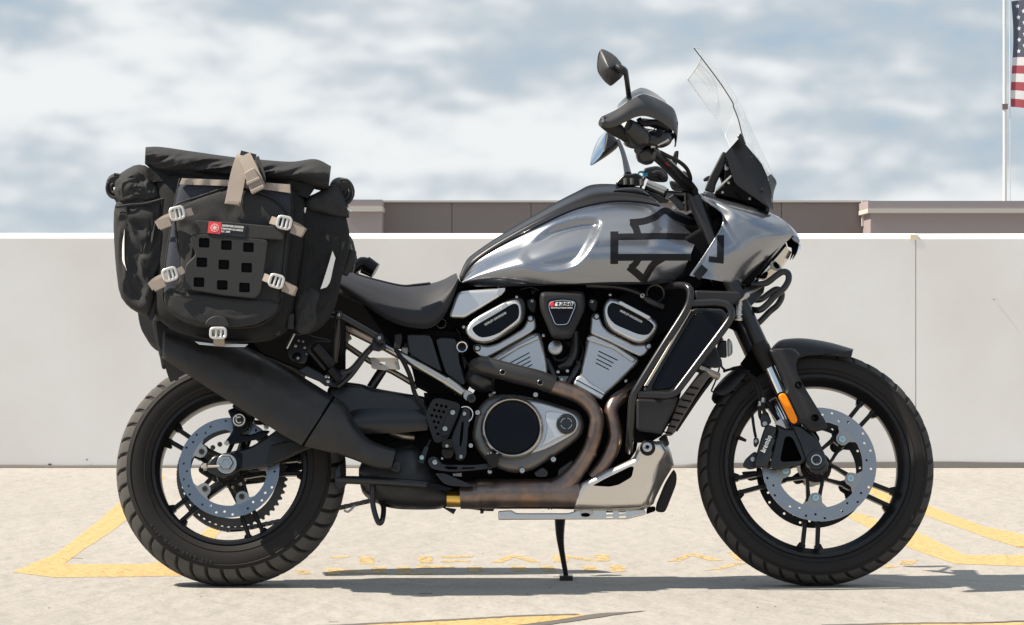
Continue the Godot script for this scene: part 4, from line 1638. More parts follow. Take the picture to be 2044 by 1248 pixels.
# ---------------------------------------------------------------- engine, exhaust, skid plate
func engine(bike: Node3D) -> void:
	# the dark mass between the frame rails, behind everything seen
	var mb := MB.new()
	slab(mb, q("P", [905, 578, 1010, 574, 1300, 566, 1470, 572, 1480, 600, 1440, 640, 1330, 700, 1290, 790, 1270, 900, 1230, 960, 1140, 1010, 960, 1010, 900, 960, 905, 860, 935, 800, 960, 760, 920, 700, 900, 640]), -.12, .055, 6)
	part("crankcase", mb, "dark_inside", bike)
	mb = MB.new()
	slab(mb, q("P", [720, 900, 960, 830, 980, 1010, 760, 1012]), -.10, .06, 3)
	part("gearbox", mb, "dark_inside", bike)
	mb = MB.new()
	slab(mb, rounded(q("P", [1230, 590, 1300, 562, 1380, 570, 1380, 640, 1300, 680, 1255, 650]), 12), -.05, .10, 6)
	part("frame_head", mb, "dark_inside", bike)
	mb = MB.new()
	lathe(mb, p1("J", 290, 150, .125), [[.028, -.03], [.028, -.004], [.025, 0], [.021, -.002], [.020, -.02]], 30, true)
	tube(mb, p3("E", [1130, 110, .09, 1400, 130, .09, 1560, 180, .10]), .011, 12)
	tube(mb, p3("J", [200, 160, .11, 250, 200, .12, 340, 240, .11]), .010, 10)
	part("engine_mount", mb, "black_satin", bike)
	# clutch housing: dark metal tear-drop, bright ring, black window
	mb = MB.new()
	slab(mb, sm(q("F", [175, 372, 250, 302, 330, 285, 430, 288, 560, 312, 740, 366, 840, 400, 880, 470, 860, 560, 760, 640, 640, 720, 520, 795, 390, 805, 250, 750, 170, 660, 135, 570, 150, 470]), 2), .04, .150, 14, [], 1.3)
	var eng := part("clutch_housing", mb, "engine_dark", bike, 50.0)
	mb = MB.new()
	slab(mb, sm(q("F", [420, 318, 560, 330, 700, 372, 810, 412, 848, 470, 820, 540, 720, 600, 600, 660, 460, 694, 400, 690, 300, 640, 300, 400]), 2), .148, .160, 6, [], 1.0)
	part("cover_face", mb, "engine_silver", eng, 50.0)
	mb = MB.new()
	slab(mb, sm(q("F", [610, 398, 690, 400, 760, 420, 800, 470, 770, 540, 660, 592, 590, 628, 622, 560, 632, 490]), 2), .160, .1635, 3)
	part("face_recess", mb, "silver_satin", eng, 50.0)
	var cc := p1("F", 402, 503, .176)
	mb = MB.new()
	lathe(mb, cc, [[.0835, -.03], [.0835, -.010], [.081, -.004], [.076, 0], [.0735, -.001], [.0715, -.006], [.0705, -.012], [.06, -.03]], 72, true)
	part("window_ring", mb, "frame_silver", eng, 50.0)
	mb = MB.new()
	lathe(mb, cc, [[0, -.02], [.0712, -.02], [.0712, -.008], [.068, -.005], [.05, -.0045], [0, -.004]], 72)
	part("round_window", mb, "black_gloss", eng)
	var c2 := p1("F", 757, 478, .176)
	mb = MB.new()
	lathe(mb, c2, [[0, -.02], [.027, -.02], [.027, -.004], [.025, -.001], [.022, 0], [0, 0]], 40)
	part("oil_cap", mb, "black_satin", eng)
	mb = MB.new()
	for a0 in [.25, 1.85, 3.4, 4.95]:
		var rr := []
		for e in [.0140, .0152]:
			var row := PackedVector3Array()
			for i in 13:
				var a: float = a0 + 1.15 * i / 12.0
				row.append(c2 + Vector3(cos(a) * e, sin(a) * e, .0006))
			rr.append(row)
		mb.grid(rr)
	lathe(mb, c2, [[.0262, -.003], [.0268, -.0018], [.0262, -.0008]], 40, true)
	part("cap_mark", mb, "bright_edge", eng)
	for b in [[175, 405, 5.0], [130, 622, 4.6], [255, 793, 4.6], [467, 785, 5.4], [672, 712, 5.4], [555, 288, 5.0]]:
		bolt(eng, "F", b[0], b[1], .160, b[2], "bolt", "bolt", .03)
	mb = MB.new()
	slab(mb, rounded(q("F", [540, 800, 600, 760, 640, 790, 630, 830, 560, 830]), 5), .06, .13, 3)
	slab(mb, rounded(q("F", [700, 780, 800, 710, 800, 800, 740, 840, 700, 830]), 5), .06, .12, 3)
	part("lower_boss", mb, "black_satin", eng)
	mb = MB.new()
	tube(mb, p3("X", [640, 560, .08, 640, 640, .10, 620, 700, .12]), .006, 10)
	tube(mb, p3("X", [600, 690, .11, 690, 650, .11]), .006, 10)
	part("banjo_fitting", mb, "frame_silver", eng)

	# the two cylinders: barrel, head strip, rocker cover with a black insert
	for side in 2:
		var cyl := Node3D.new()
		cyl.name = "cylinder"
		bike.add_child(cyl, true)
		var fs := side == 1
		mb = MB.new()
		slab(mb, rounded(q("E", [1140, 500, 1180, 490, 1350, 560, 1545, 690, 1530, 730, 1400, 860, 1285, 970, 1245, 1015, 1130, 960, 1075, 880, 1090, 790, 1120, 640] if fs else [330, 715, 480, 620, 700, 490, 770, 480, 790, 540, 820, 690, 835, 830, 760, 870, 560, 800, 430, 760]), 8), -.05, .098, 6, [], 1.4)
		part("barrel", mb, "engine_silver", cyl, 50.0)
		mb = MB.new()
		slab(mb, rounded(q("E", [1130, 520, 1180, 500, 1350, 575, 1520, 690, 1500, 720, 1340, 610, 1140, 545] if fs else [400, 700, 560, 600, 760, 495, 772, 530, 600, 610, 440, 712]), 6), .09, .106, 3)
		part("barrel_rib", mb, "engine_silver", cyl, 50.0)
		if fs:
			mb = MB.new()
			slab(mb, rounded(q("E", [1030, 890, 1050, 838, 1085, 812, 1130, 830, 1160, 870, 1290, 950, 1252, 1012]), 5), .03, .106, 4)
			part("barrel_base", mb, "silver_satin", cyl, 50.0)
			mb = MB.new()
			slab(mb, q("E", [1043, 840, 1270, 965, 1268, 971, 1041, 846]), .1, .1075, 0)
			part("base_joint", mb, "dark_inside", cyl)
		for i in 4:
			mb = MB.new()
			var a: Array = [[1228, 628, 1378, 700], [1220, 658, 1345, 722], [1212, 690, 1330, 748], [1205, 718, 1308, 772]][i] if fs else [[690, 640, 535, 722], [695, 672, 565, 742], [700, 704, 600, 756], [712, 732, 640, 768]][i]
			slab(mb, q("E", [a[0], a[1] - 4, a[2], a[3] - 4, a[2], a[3] + 4, a[0], a[1] + 4]), .09, .0992, 0)
			part("slit", mb, "dark_inside", cyl)
		mb = MB.new()
		slab(mb, rounded(q("E", [1168, 370, 1185, 335, 1215, 330, 1240, 370, 1262, 430, 1310, 480, 1420, 535, 1510, 580, 1612, 572, 1626, 600, 1600, 650, 1560, 676, 1480, 640, 1300, 550, 1160, 492] if fs else [246, 610, 256, 580, 280, 572, 360, 588, 440, 568, 560, 500, 640, 450, 668, 400, 690, 345, 720, 350, 738, 380, 744, 450, 690, 492, 520, 590, 342, 690, 290, 660]), 6), .05, .116, 4, [], 1.3)
		part("head_strip", mb, "engine_silver", cyl, 50.0)
		mb = MB.new()
		slab(mb, rounded(q("E", [1250, 300, 1290, 232, 1330, 200, 1400, 220, 1640, 350, 1700, 410, 1690, 480, 1640, 560, 1560, 600, 1470, 560, 1320, 490, 1262, 420] if fs else [186, 450, 230, 385, 400, 290, 520, 220, 610, 195, 650, 220, 672, 300, 655, 390, 560, 480, 420, 560, 330, 588, 250, 560, 200, 500]), 14), .02, .108, 5)
		part("head", mb, "black_satin", cyl)
		mb = MB.new()
		slab(mb, rounded(q("E", [1262, 300, 1290, 240, 1320, 216, 1392, 236, 1638, 366, 1692, 424, 1672, 478, 1610, 548, 1560, 570, 1490, 552, 1330, 470, 1275, 390] if fs else [186, 455, 240, 382, 420, 285, 510, 240, 590, 226, 632, 262, 640, 340, 622, 400, 540, 460, 410, 555, 320, 570, 240, 540, 200, 500]), 16), .10, .140, 7, [rounded(q("E", [1292, 300, 1312, 262, 1342, 244, 1600, 362, 1668, 424, 1650, 470, 1610, 506, 1540, 500, 1350, 420, 1300, 360] if fs else [238, 455, 262, 432, 440, 330, 560, 256, 600, 262, 622, 310, 612, 372, 560, 430, 420, 505, 320, 528, 270, 500]), 10, 2)], 1.2)
		var cov := part("rocker_cover", mb, "silver_satin" if not fs else "silver_satin", cyl, 50.0)
		mb = MB.new()
		slab(mb, rounded(q("E", [1284, 300, 1306, 256, 1340, 236, 1604, 354, 1676, 424, 1656, 476, 1612, 514, 1536, 508, 1344, 426, 1292, 362] if fs else [230, 456, 256, 426, 436, 322, 560, 248, 606, 256, 630, 310, 618, 376, 564, 438, 424, 513, 318, 536, 262, 504]), 10), .10, .128, 1)
		part("insert", mb, "black_gloss", cov)
		mb = MB.new()
		slab(mb, rounded(q("E", [1392, 232, 1640, 362, 1618, 384, 1378, 256] if fs else [280, 372, 500, 246, 520, 262, 300, 392]), 5), .13, .1435, 2)
		part("cover_lip", mb, "silver_satin", cov)
		var an := deg_to_rad(-28.5 if fs else 30.0)
		words("cover_lettering", "HARLEY-DAVIDSON", p1("E", 1482 if fs else 424, 357 if fs else 376, .1292), .0062, .066, an, "white_print", cov, true, .1)
		for b in ([[1212, 357], [1618, 590]] if fs else [[697, 373], [284, 604]]):
			bolt(cyl, "E", b[0], b[1], .123, 4.6, "bolt")
			mb = MB.new()
			lathe(mb, p1("E", b[0], b[1], .118), [[.0094, -.01], [.0094, 0], [.0082, .001], [.0062, 0]], 20)
			part("bolt_seat", mb, "black_satin", cyl)
	bolt(bike, "E", 1318, 188, .112, 3.0)
	bolt(bike, "E", 590, 206, .112, 3.0)
	# the black V cover between them, with its badge
	mb = MB.new()
	slab(mb, rounded(q("E", [768, 190, 790, 165, 1090, 160, 1122, 180, 1128, 290, 1030, 500, 1000, 540, 880, 532, 860, 510, 770, 300]), 12), .06, .172, 9, [], 1.4)
	var vc := part("intake_cover", mb, "black_plastic", bike, 50.0)
	mb = MB.new()
	slab(mb, rounded(q("E", [826, 240, 850, 224, 940, 214, 1040, 226, 1058, 244, 1056, 300, 1000, 420, 975, 436, 900, 434, 880, 420, 830, 300]), 8), .168, .1745, 1.5)
	part("badge", mb, "black_gloss", vc)
	mb = MB.new()
	var rim := rounded(q("E", [842, 245, 942, 230, 1044, 242, 1046, 282, 986, 420, 893, 424, 842, 300]), 6)
	rim.append(rim[0])
	ribbon(mb, rim, 1.1, func(p): return .1746, .0006, false, 2.0)
	part("badge_rim", mb, "bright_edge", vc)
	mb = MB.new()
	knob(mb, p1("Z", 450, 560, .1765), 5.4 * S, .003, .3, 24)
	part("badge_emblem", mb, "red_print", vc)
	mb = MB.new()
	slab(mb, rounded(q("Z", [610, 475, 1300, 470, 1330, 490, 1290, 610, 1240, 630, 560, 632, 575, 560]), 1.0), .175, .1762, 0)
	part("badge_plate", mb, "white_print", vc)
	words("badge_lettering", "1250", p1("Z", 950, 552, .1768), 6.6 * S, 32 * S, 0, "dark_inside", vc, true, .3)
	words("badge_lettering", "REVOLUTION MAX", p1("Z", 850, 708, .1768), 2.6 * S, 43 * S, 0, "white_print", vc)
	# throttle body pieces in the gap of the V
	mb = MB.new()
	var vb := p1("E", 892, 596, .10)
	lathe(mb, vb, [[0, -.05], [.021, -.05], [.021, -.012], [.019, -.008], [.0165, -.008], [.0165, 0], [.012, .002], [.0, .002]], 30)
	part("valve_body", mb, "frame_silver", bike)
	mb = MB.new()
	tube(mb, p3("E", [1040, 480, .06, 1040, 620, .06, 1000, 720, .06, 930, 760, .05]), .016, 14)
	tube(mb, p3("E", [960, 555, .07, 1000, 570, .08]), .006, 8)
	tube(mb, p3("E", [820, 690, .07, 900, 850, .075]), .009, 10)
	tube(mb, p3("E", [1080, 730, .07, 985, 890, .075]), .010, 10)
	part("intake_hoses", mb, "black_satin", bike)
	mb = MB.new()
	slab(mb, rounded(q("E", [905, 820, 1000, 820, 960, 890, 940, 880]), 3), .06, .085, 2)
	part("vee_bracket", mb, "engine_dark", bike)
	for a in [[665, 210, 750, 340], [1140, 210, 1225, 330]]:
		mb = MB.new()
		slab(mb, rounded(q("E", [a[0], a[1] + 20, a[0] + 50, a[1], a[2], a[1] + 30, a[2] - 10, a[3] - 30, a[0] + 60, a[3], a[0] + 10, a[3] - 40]), 6), .05, .10, 3)
		part("coil_cover", mb, "black_plastic", bike)
	for a in [[[700, 60, .05, 760, 120, .07, 730, 200, .08, 680, 260, .08], .008], [[1130, 150, .06, 1180, 230, .07, 1160, 300, .07], .009], [[620, 150, .07, 700, 130, .08, 760, 150, .08], .006], [[860, 640, .06, 900, 700, .065, 960, 690, .065, 1010, 640, .06], .007], [[150, 640, .08, 190, 720, .09, 180, 780, .08], .009], [[60, 400, .05, 130, 470, .06, 160, 560, .06], .008], [[1640, 180, .07, 1700, 260, .08, 1730, 300, .08], .010], [[1090, 560, .06, 1110, 640, .065, 1080, 720, .06], .006]]:
		mb = MB.new()
		tube(mb, p3("E", a[0]), a[1], 12)
		part("engine_hose", mb, "black_gloss", bike, 60.0)
	for a in [[712, 236, .102], [1175, 240, .102], [912, 790, .09], [985, 782, .09], [940, 850, .088], [1440, 860, .07], [1140, 560, .08], [800, 505, .09], [450, 120, .07], [178, 440, .10]]:
		bolt(bike, "E", a[0], a[1], a[2], 3.4)
	for a in [[700, 150, 752, 182], [1050, 700, 1090, 730], [600, 40, 690, 60], [1240, 60, 1330, 100]]:
		mb = MB.new()
		slab(mb, rounded(q("E", [a[0], a[1], a[2], a[1] + 4, a[2] + 6, a[3], a[0] + 8, a[3] + 6]), 2), .04, .085, 2)
		part("wiring_plug", mb, "black_plastic", bike)
	bolt(bike, "E", 1570, 195, .125, 5.0, "plate_steel", "bolt", .02)

	# exhaust: rear header under its shield, front header, both into the collector
	mb = MB.new()
	tube(mb, p3("P", [1085, 766, .150, 1125, 778, .150, 1160, 793, .148, 1183, 816, .145, 1191, 840, .142, 1186, 872, .138, 1174, 905, .130, 1156, 934, .12, 1134, 960, .110, 1108, 980, .102, 1080, 986, .10]), [.0195, .0205, .0205, .0205, .0205, .0205, .021, .023, .028, .036, .0395], 22, 6)
	var hp := part("rear_header", mb, "hot_steel", bike, 60.0)
	for p in [[1178, 916, 1189, 922]]:
		mb = MB.new()
		tube(mb, p3("F", [910, 655, .132, 900, 676, .131]), .0222, 24)
		part("weld", mb, "hot_steel", hp)
	mb = MB.new()
	tube(mb, p3("F", [1220, 230, .05, 1150, 285, .09, 1085, 330, .118, 1052, 400, .128, 1070, 490, .128, 1078, 570, .126, 1050, 660, .12, 1000, 750, .11, 930, 830, .10]), .0195, 22, 6)
	part("front_header", mb, "hot_steel", bike, 60.0)
	mb = MB.new()
	tube(mb, p3("F", [60, 950, .10, 180, 945, .10, 200, 940, .10, 420, 938, .10, 560, 938, .10, 640, 938, .10, 830, 942, .092]), [.036, .0385, .0405, .0405, .0405, .0405, .0405], 36, 3)
	var col := part("collector", mb, "hot_steel", bike, 60.0)
	for x in [230, 640, 660]:
		mb = MB.new()
		tube(mb, p3("F", [x - 4, 940, .10, x + 4, 940, .10]), .0416, 36)
		part("band", mb, "hot_steel", col)
	mb = MB.new()
	tube(mb, p3("E", [250, 752, .135, 300, 742, .150, 380, 755, .160, 620, 815, .165, 760, 850, .160, 870, 890, .152]), [.018, .0235, .0255, .0255, .0250, .0235], 24, 6)
	var hs := part("heat_shield", mb, "heat_shield", bike, 60.0)
	bolt(hs, "E", 480, 792, .192, 5.0, "black_gloss", "bolt", .012)
	bolt(hs, "E", 773, 873, .187, 5.0, "black_gloss", "bolt", .012)
	for a in [[480, 792, .1905], [773, 873, .1855]]:
		mb = MB.new()
		lathe(mb, p1("E", a[0], a[1], a[2]), [[.0078, -.008], [.0078, 0], [.0066, .0012], [.0060, 0]], 20)
		part("bolt_ring", mb, "bolt", hs)
	mb = MB.new()
	tube(mb, p3("X", [330, 380, .10, 420, 430, .11, 520, 480, .11, 600, 500, .10]), [.026, .033, .033, .026], 18)
	part("port_cover", mb, "black_satin", bike)

	# skid plate with its slot, rolled lower edge, square drain slots
	var slot := rounded(q("F", [928, 886, 1000, 845, 1180, 758, 1201, 762, 1185, 830, 1100, 880, 1040, 893]), 4, 2)
	mb = MB.new()
	slab(mb, q("F", [850, 900, 1180, 740, 1220, 760, 1180, 900, 900, 960]), .0, .10, 2)
	part("sump", mb, "dark_inside", bike)
	tilt = Vector2(0, -.00036)
	pivot = Vector2(1280, 900)
	mb = MB.new()
	slab(mb, rounded(q("F", [803, 960, 850, 868, 1000, 795, 1200, 702, 1228, 622, 1290, 585, 1378, 600, 1420, 660, 1378, 750, 1330, 1000, 1260, 1030, 1050, 1042, 803, 1040]), 6), .10, .165, 12, [slot], 1.5)
	tilt = Vector2.ZERO
	var sk := part("skid_plate", mb, "skid_metal", bike, 50.0)
	mb = MB.new()
	patch(mb, q("F", [806, 1062, 1000, 1062, 1150, 1060, 1262, 1045, 1330, 1003]), q("F", [806, 1036, 1000, 1036, 1150, 1032, 1262, 1022, 1330, 985]), 10, 6, func(u, v): return .085 + .034 * sin(v * PI / 2), .03)
	part("rolled_edge", mb, "skid_metal", sk, 60.0)
	mb = MB.new()
	patch(mb, q("F", [1330, 1000, 1345, 960, 1400, 850, 1462, 750]), q("F", [1262, 1020, 1290, 960, 1335, 860, 1375, 730]), 8, 6, func(u, v): return .085 + .072 * v, -.05)
	patch(mb, q("F", [1462, 750, 1440, 660, 1404, 590]), q("F", [1375, 740, 1382, 660, 1350, 592]), 6, 4, func(u, v): return .085 + .070 * v, -.05)
	part("front_face", mb, "skid_metal", sk, 30.0)
	mb = MB.new()
	slab(mb, rounded(q("F", [310, 1052, 395, 1046, 430, 1066, 770, 1066, 850, 1040, 1150, 1045, 1270, 1040, 1280, 1075, 1150, 1106, 310, 1110]), 3), -.10, .110, 3, [q("F", [1018, 1035, 1062, 1032, 1062, 1072, 1018, 1074]), q("F", [1102, 1030, 1146, 1026, 1146, 1066, 1102, 1070]), q("F", [1018, 1090, 1062, 1088, 1062, 1104, 1018, 1104]), q("F", [1102, 1086, 1146, 1084, 1146, 1100, 1102, 1102])])
	part("belly_plate", mb, "skid_metal", sk, 50.0)
	mb = MB.new()
	slab(mb, sm(q("F", [845, 1048, 890, 1035, 930, 1045, 935, 1075, 890, 1090, 850, 1075]), 1), .108, .114, 2)
	part("drain_boss", mb, "plate_steel", sk)
	mb = MB.new()
	slab(mb, sm(q("F", [850, 1070, 885, 1062, 915, 1072, 905, 1088, 860, 1088]), 1), .112, .1155, 1)
	part("drain_hole", mb, "void_black", sk)
	mb = MB.new()
	knob(mb, p1("F", 1288, 632, .178), 10.5 * S, .02, .35, 30, .38)
	part("bolt", mb, "bolt", sk)
	mb = MB.new()
	lathe(mb, p1("F", 1290, 636, .172), [[.0205, -.02], [.0205, -.004], [.018, 0], [.014, -.001], [.0, -.001]], 30)
	part("bolt_seat", mb, "rubber", sk)
	mb = MB.new()
	slab(mb, rounded(q("W", [525, 480, 545, 500, 568, 545, 566, 660, 430, 1005, 390, 1022, 300, 1010, 310, 920, 420, 650]), 10), -.06, .085, 5)
	part("rubber_bumper", mb, "rubber", sk)
	mb = MB.new()
	slab(mb, rounded(q("W", [196, 950, 300, 940, 305, 1005, 250, 1020, 186, 1046]), 4), -.04, .06, 2)
	part("lower_mount", mb, "dark_inside", sk)
	mb = MB.new()
	slab(mb, rounded(q("W", [330, 110, 410, 40, 440, 50, 480, 170, 440, 205, 400, 150]), 5), .03, .10, 2)
	part("upper_clamp", mb, "black_satin", sk)
	# small things below the collector
	mb = MB.new()
	slab(mb, q("D", [660, 1090, 760, 1105, 740, 1140]), .03, .06, 1)
	slab(mb, q("D", [800, 1080, 1010, 1100, 1000, 1120, 940, 1118, 935, 1136, 915, 1135, 915, 1115, 830, 1104]), .02, .07, 2)
	part("under_bracket", mb, "black_satin", bike)

	# radiator and its shrouds
	mb = MB.new()
	slab(mb, q("J", [120, 780, 460, 800, 420, 930, 330, 1085, 250, 1130, 130, 1130]), -.10, .12, 3)
	part("radiator_duct", mb, "dark_inside", bike)
	mb = MB.new()
	slab(mb, rounded(q("J", [350, 1085, 440, 850, 560, 700, 620, 650, 650, 690, 560, 820, 400, 1085]), 5), -.16, .15, 3)
	var rad := part("radiator", mb, "radiator_brown", bike)
	for i in 8:
		mb = MB.new()
		var y := 770.0 + i * 42
		var x := 575.0 - i * 25
		slab(mb, q("J", [x - 60, y - 12, x, y, x - 2, y + 10, x - 62, y - 2]), .14, .154, 0)
		part("louvre", mb, "dark_inside", rad)
	mb = MB.new()
	tube(mb, p3("J", [660, 705, .10, 560, 840, .10, 420, 1050, .10]), .0065, 10)
	part("radiator_frame", mb, "black_gloss", rad)
	mb = MB.new()
	tube(mb, p3("J", [640, 720, -.10, 540, 850, -.10, 400, 1060, -.10]), .0065, 10)
	part("radiator_frame", mb, "black_gloss", rad)
	mb = MB.new()
	tube(mb, p3("J", [565, 640, .10, 700, 695, .06]), .011, 14)
	part("cross_tube", mb, "plate_steel", bike)
	mb = MB.new()
	slab(mb, rounded(q("J", [165, 840, 300, 845, 440, 825, 420, 900, 330, 1075, 165, 1050]), 6), .02, .19, 5)
	part("lower_shroud", mb, "black_plastic", bike)
	mb = MB.new()
	slab(mb, rounded(q("J", [535, 245, 740, 250, 770, 320, 690, 440, 420, 790, 200, 805, 250, 700, 400, 460]), 10), .02, .190, 5)
	var shr := part("radiator_shroud", mb, "black_satin", bike)
	mb = MB.new()
	slab(mb, rounded(q("J", [550, 270, 690, 266, 738, 300, 735, 345, 690, 430, 400, 780, 250, 792, 330, 640]), 14), .188, .196, 3, [], 1.4)
	part("gloss_panel", mb, "black_gloss", shr)
	mb = MB.new()
	slab(mb, q("J", [515, 255, 530, 258, 240, 755, 215, 757]), .188, .2005, 1.5)
	part("shroud_strip", mb, "plate_steel", shr)
	mb = MB.new()
	slab(mb, rounded(q("J", [545, 130, 880, 140, 870, 175, 800, 230, 700, 205, 560, 200]), 6), .05, .17, 4)
	part("shroud_top", mb, "black_plastic", shr)
	# crash bars, right and left
	var gl := [p3("J", [350, 110, .11, 430, 100, .17, 500, 108, .215, 520, 160, .228, 490, 262, .232, 340, 500, .238, 180, 760, .238, 140, 850, .232, 128, 1000, .21, 122, 1120, .175, 118, 1185, .14]), p3("J", [525, 216, .228, 620, 212, .228, 700, 212, .228, 765, 232, .228, 788, 285, .228, 760, 350, .228, 600, 565, .232, 450, 765, .235, 420, 800, .235, 370, 817, .235, 300, 815, .236, 175, 812, .236])]
	for g in 2:
		mb = MB.new()
		tube(mb, gl[g], .0104, 16, 6)
		pair("crash_bar", mb, "bar_black", bike, 60.0)
	# auxiliary lamp seen behind the fork, cables
	mb = MB.new()
	slab(mb, rounded(q("V", [350, 380, 440, 370, 445, 590, 360, 590, 300, 500]), 4), -.06, .02, 3)
	slab(mb, q("V", [120, 560, 300, 440, 380, 620, 390, 700, 300, 720, 120, 690]), -.05, .06, 3)
	part("lamp_housing", mb, "black_satin", bike)
	mb = MB.new()
	slab(mb, rounded(q("V", [446, 360, 470, 345, 512, 400, 515, 540, 450, 588]), 4), -.055, .015, 3)
	part("lamp_lens", mb, "lens_clear", bike)
	mb = MB.new()
	tube(mb, p3("V", [320, 500, .03, 350, 700, .03, 300, 880, .03, 252, 1000, .03, 300, 1010, .03]), .0022, 8)
	tube(mb, p3("V", [360, 680, .02, 430, 745, .02, 520, 715, .02, 600, 700, .03]), .0030, 8)
	part("wiring", mb, "rubber", bike)


# ---------------------------------------------------------------- tank, fairing, bars, fork
var tank_a: PackedVector2Array
var tank_b: PackedVector2Array
var scoop: PackedVector2Array


func tank_z(u: float, v: float) -> float:
	var p := on(tank_a, u).lerp(on(tank_b, u), v)
	var wide := lerpf(.105, .185, smoothstep(0, .45, u)) - .050 * smoothstep(.80, 1.0, u)
	var z := wide + .014 * sin(PI * minf(v * 1.35, 1.0)) - .024 * pow(1 - v, 4.0) - (.060 + .02 * u) * pow(smoothstep(.25, 1.0, v), 1.6)
	if u > .02 and u < .7:      # the knee recess: sharp at its front edge, fading rearwards
		var d := 1e9
		for i in scoop.size():
			d = minf(d, p.distance_to(Geometry2D.get_closest_point_to_segment(p, scoop[i], scoop[(i + 1) % scoop.size()])))
		if Geometry2D.is_point_in_polygon(p, scoop):
			var fade := smoothstep(1010.0, 1120.0, p.x)
			z -= (.005 + .017 * fade) * smoothstep(0.0, 26.0 - 8.0 * fade, d)
		else:
			z += .0012 * (1.0 - smoothstep(0.0, 7.0, d)) * smoothstep(1080.0, 1150.0, p.x)
	return z


func tank_at(p: Vector2) -> float:
	var uv := find_uv(tank_a, tank_b, p)
	return tank_z(uv.x, uv.y)


func body(bike: Node3D) -> void:
	tank_a = crv(q("H", [148, 800, 300, 806, 700, 802, 1100, 794, 1400, 792, 1560, 790, 1640, 775, 1700, 735]))
	tank_b = crv(q("H", [150, 775, 190, 700, 260, 628, 430, 522, 690, 390, 900, 292, 1060, 244, 1250, 217, 1450, 232, 1640, 280, 1760, 330, 1840, 385]))
	scoop = sm(q("H", [520, 620, 570, 510, 760, 390, 940, 338, 1075, 328, 1130, 352, 1138, 400, 1090, 500, 1020, 620, 960, 680, 880, 712, 740, 728, 620, 715]), 2)
	var mb := MB.new()
	var rows := []
	for i in 111:
		var row := PackedVector3Array()
		for j in 61:
			var u := i / 110.0
			var v := j / 60.0
			var p := on(tank_a, u).lerp(on(tank_b, u), v)
			row.append(L(p.x, p.y, tank_z(u, v)))
		rows.append(row)
	mb.grid(rows)
	if (mb.t[7201] - mb.t[7200]).cross(mb.t[7202] - mb.t[7200]).z < 0:
		for i in range(0, mb.t.size(), 3):
			var k := mb.t[i + 1]
			mb.t[i + 1] = mb.t[i + 2]
			mb.t[i + 2] = k
	mb.mirror()
	var across := []
	for row in rows:
		across.append(PackedVector3Array([row[60], Vector3(row[60].x, row[60].y + .01, 0), row[60] * Vector3(1, 1, -1)]))
	mb.grid(across)
	var tank := part("fuel_tank", mb, "paint_grey", bike, 70.0)
	# the tank's dark inside, lower rim and front
	mb = MB.new()
	slab(mb, q("H", [170, 805, 330, 700, 900, 330, 1250, 270, 1700, 380, 1840, 400, 1790, 560, 1700, 735, 1640, 785, 1100, 806]), -.09, .085, 6)
	part("tank_core", mb, "void_black", tank)
	mb = MB.new()
	tube(mb, p3("H", [150, 803, .085, 300, 810, .118, 700, 806, .150, 1100, 798, .160, 1400, 796, .160, 1560, 793, .150, 1640, 780, .13]), .0035, 10)
	pair("lower_seam", mb, "black_gloss", tank, 60.0)
	mb = MB.new()
	slab(mb, q("H", [1560, 560, 1700, 480, 1850, 390, 1960, 330, 1990, 380, 1900, 560, 1770, 740, 1640, 790, 1500, 795, 1540, 700]), -.13, .118, 8)
	part("tank_front", mb, "dark_inside", tank)
	# outlined bar-and-shield mark, printed on the tank's side
	mb = MB.new()
	ribbon(mb, q("H", [1220, 660, 1220, 430]), 15.7, tank_at, .0012, false)
	ribbon(mb, q("H", [1200, 468, 1400, 464, 1560, 462, 1700, 466, 1800, 470]), 12.2, tank_at, .0012, true)
	ribbon(mb, q("H", [1200, 614, 1400, 612, 1560, 612, 1700, 612, 1760, 612]), 13.9, tank_at, .0012, true)
	ribbon(mb, q("H", [1388, 462, 1372, 405, 1348, 366]), 13.9, tank_at, .0014, true)
	ribbon(mb, q("H", [1330, 366, 1430, 356, 1510, 325, 1580, 283, 1650, 325, 1740, 362, 1800, 372]), 12.8, tank_at, .0014, true)
	ribbon(mb, q("H", [1392, 620, 1372, 655, 1335, 688]), 12.8, tank_at, .0014, true)
	ribbon(mb, q("H", [1322, 680, 1380, 728, 1440, 782]), 14.5, tank_at, .0014, true)
	ribbon(mb, q("H", [1570, 615, 1500, 660, 1458, 720, 1425, 785]), 13.3, tank_at, .0014, true)
	part("tank_emblem", mb, "logo_black", tank, 60.0)

	# black cover along the top of the tank
	mb = MB.new()
	var ub := 0.0
	while on(tank_b, ub).x < 880 + 1540 / 3.524 and ub < 1.0:
		ub += .005
	var ca := PackedVector2Array()
	var seam := PackedVector3Array()
	for i in 41:
		var p := on(tank_b, ub * i / 40.0)
		ca.append(p + Vector2(0, 1.5))
		seam.append(L(p.x, p.y, tank_z(ub * i / 40.0, 1.0)))
	var cb := q("H", [128, 745, 170, 650, 230, 586, 470, 424, 800, 231, 960, 148, 1060, 102, 1220, 97, 1400, 120, 1480, 165])
	patch(mb, ca, cb, 60, 14, func(u, v): return (tank_z(u * ub, 1.0) + .0015) * (1.0 - .22 * smoothstep(.0, .45, v) - .78 * smoothstep(.45, 1.0, v)) + .004 * sin(PI * v))
	mb.mirror()
	var tc := part("tank_cover", mb, "cover_black", tank, 40.0)
	mb = MB.new()
	tube(mb, seam, .0028, 8, 1)
	pair("cover_seam", mb, "black_gloss", tc, 60.0)
	mb = MB.new()
	patch(mb, q("H", [1215, 145, 1300, 165, 1400, 178, 1468, 184]), q("H", [1215, 140, 1290, 122, 1400, 126, 1465, 168]), 16, 5, func(u, v): return .075 + .008 * sin(PI * v), .03)
	part("filler_panel", mb, "black_satin", tc)
	# silver side piece behind the engine
	mb = MB.new()
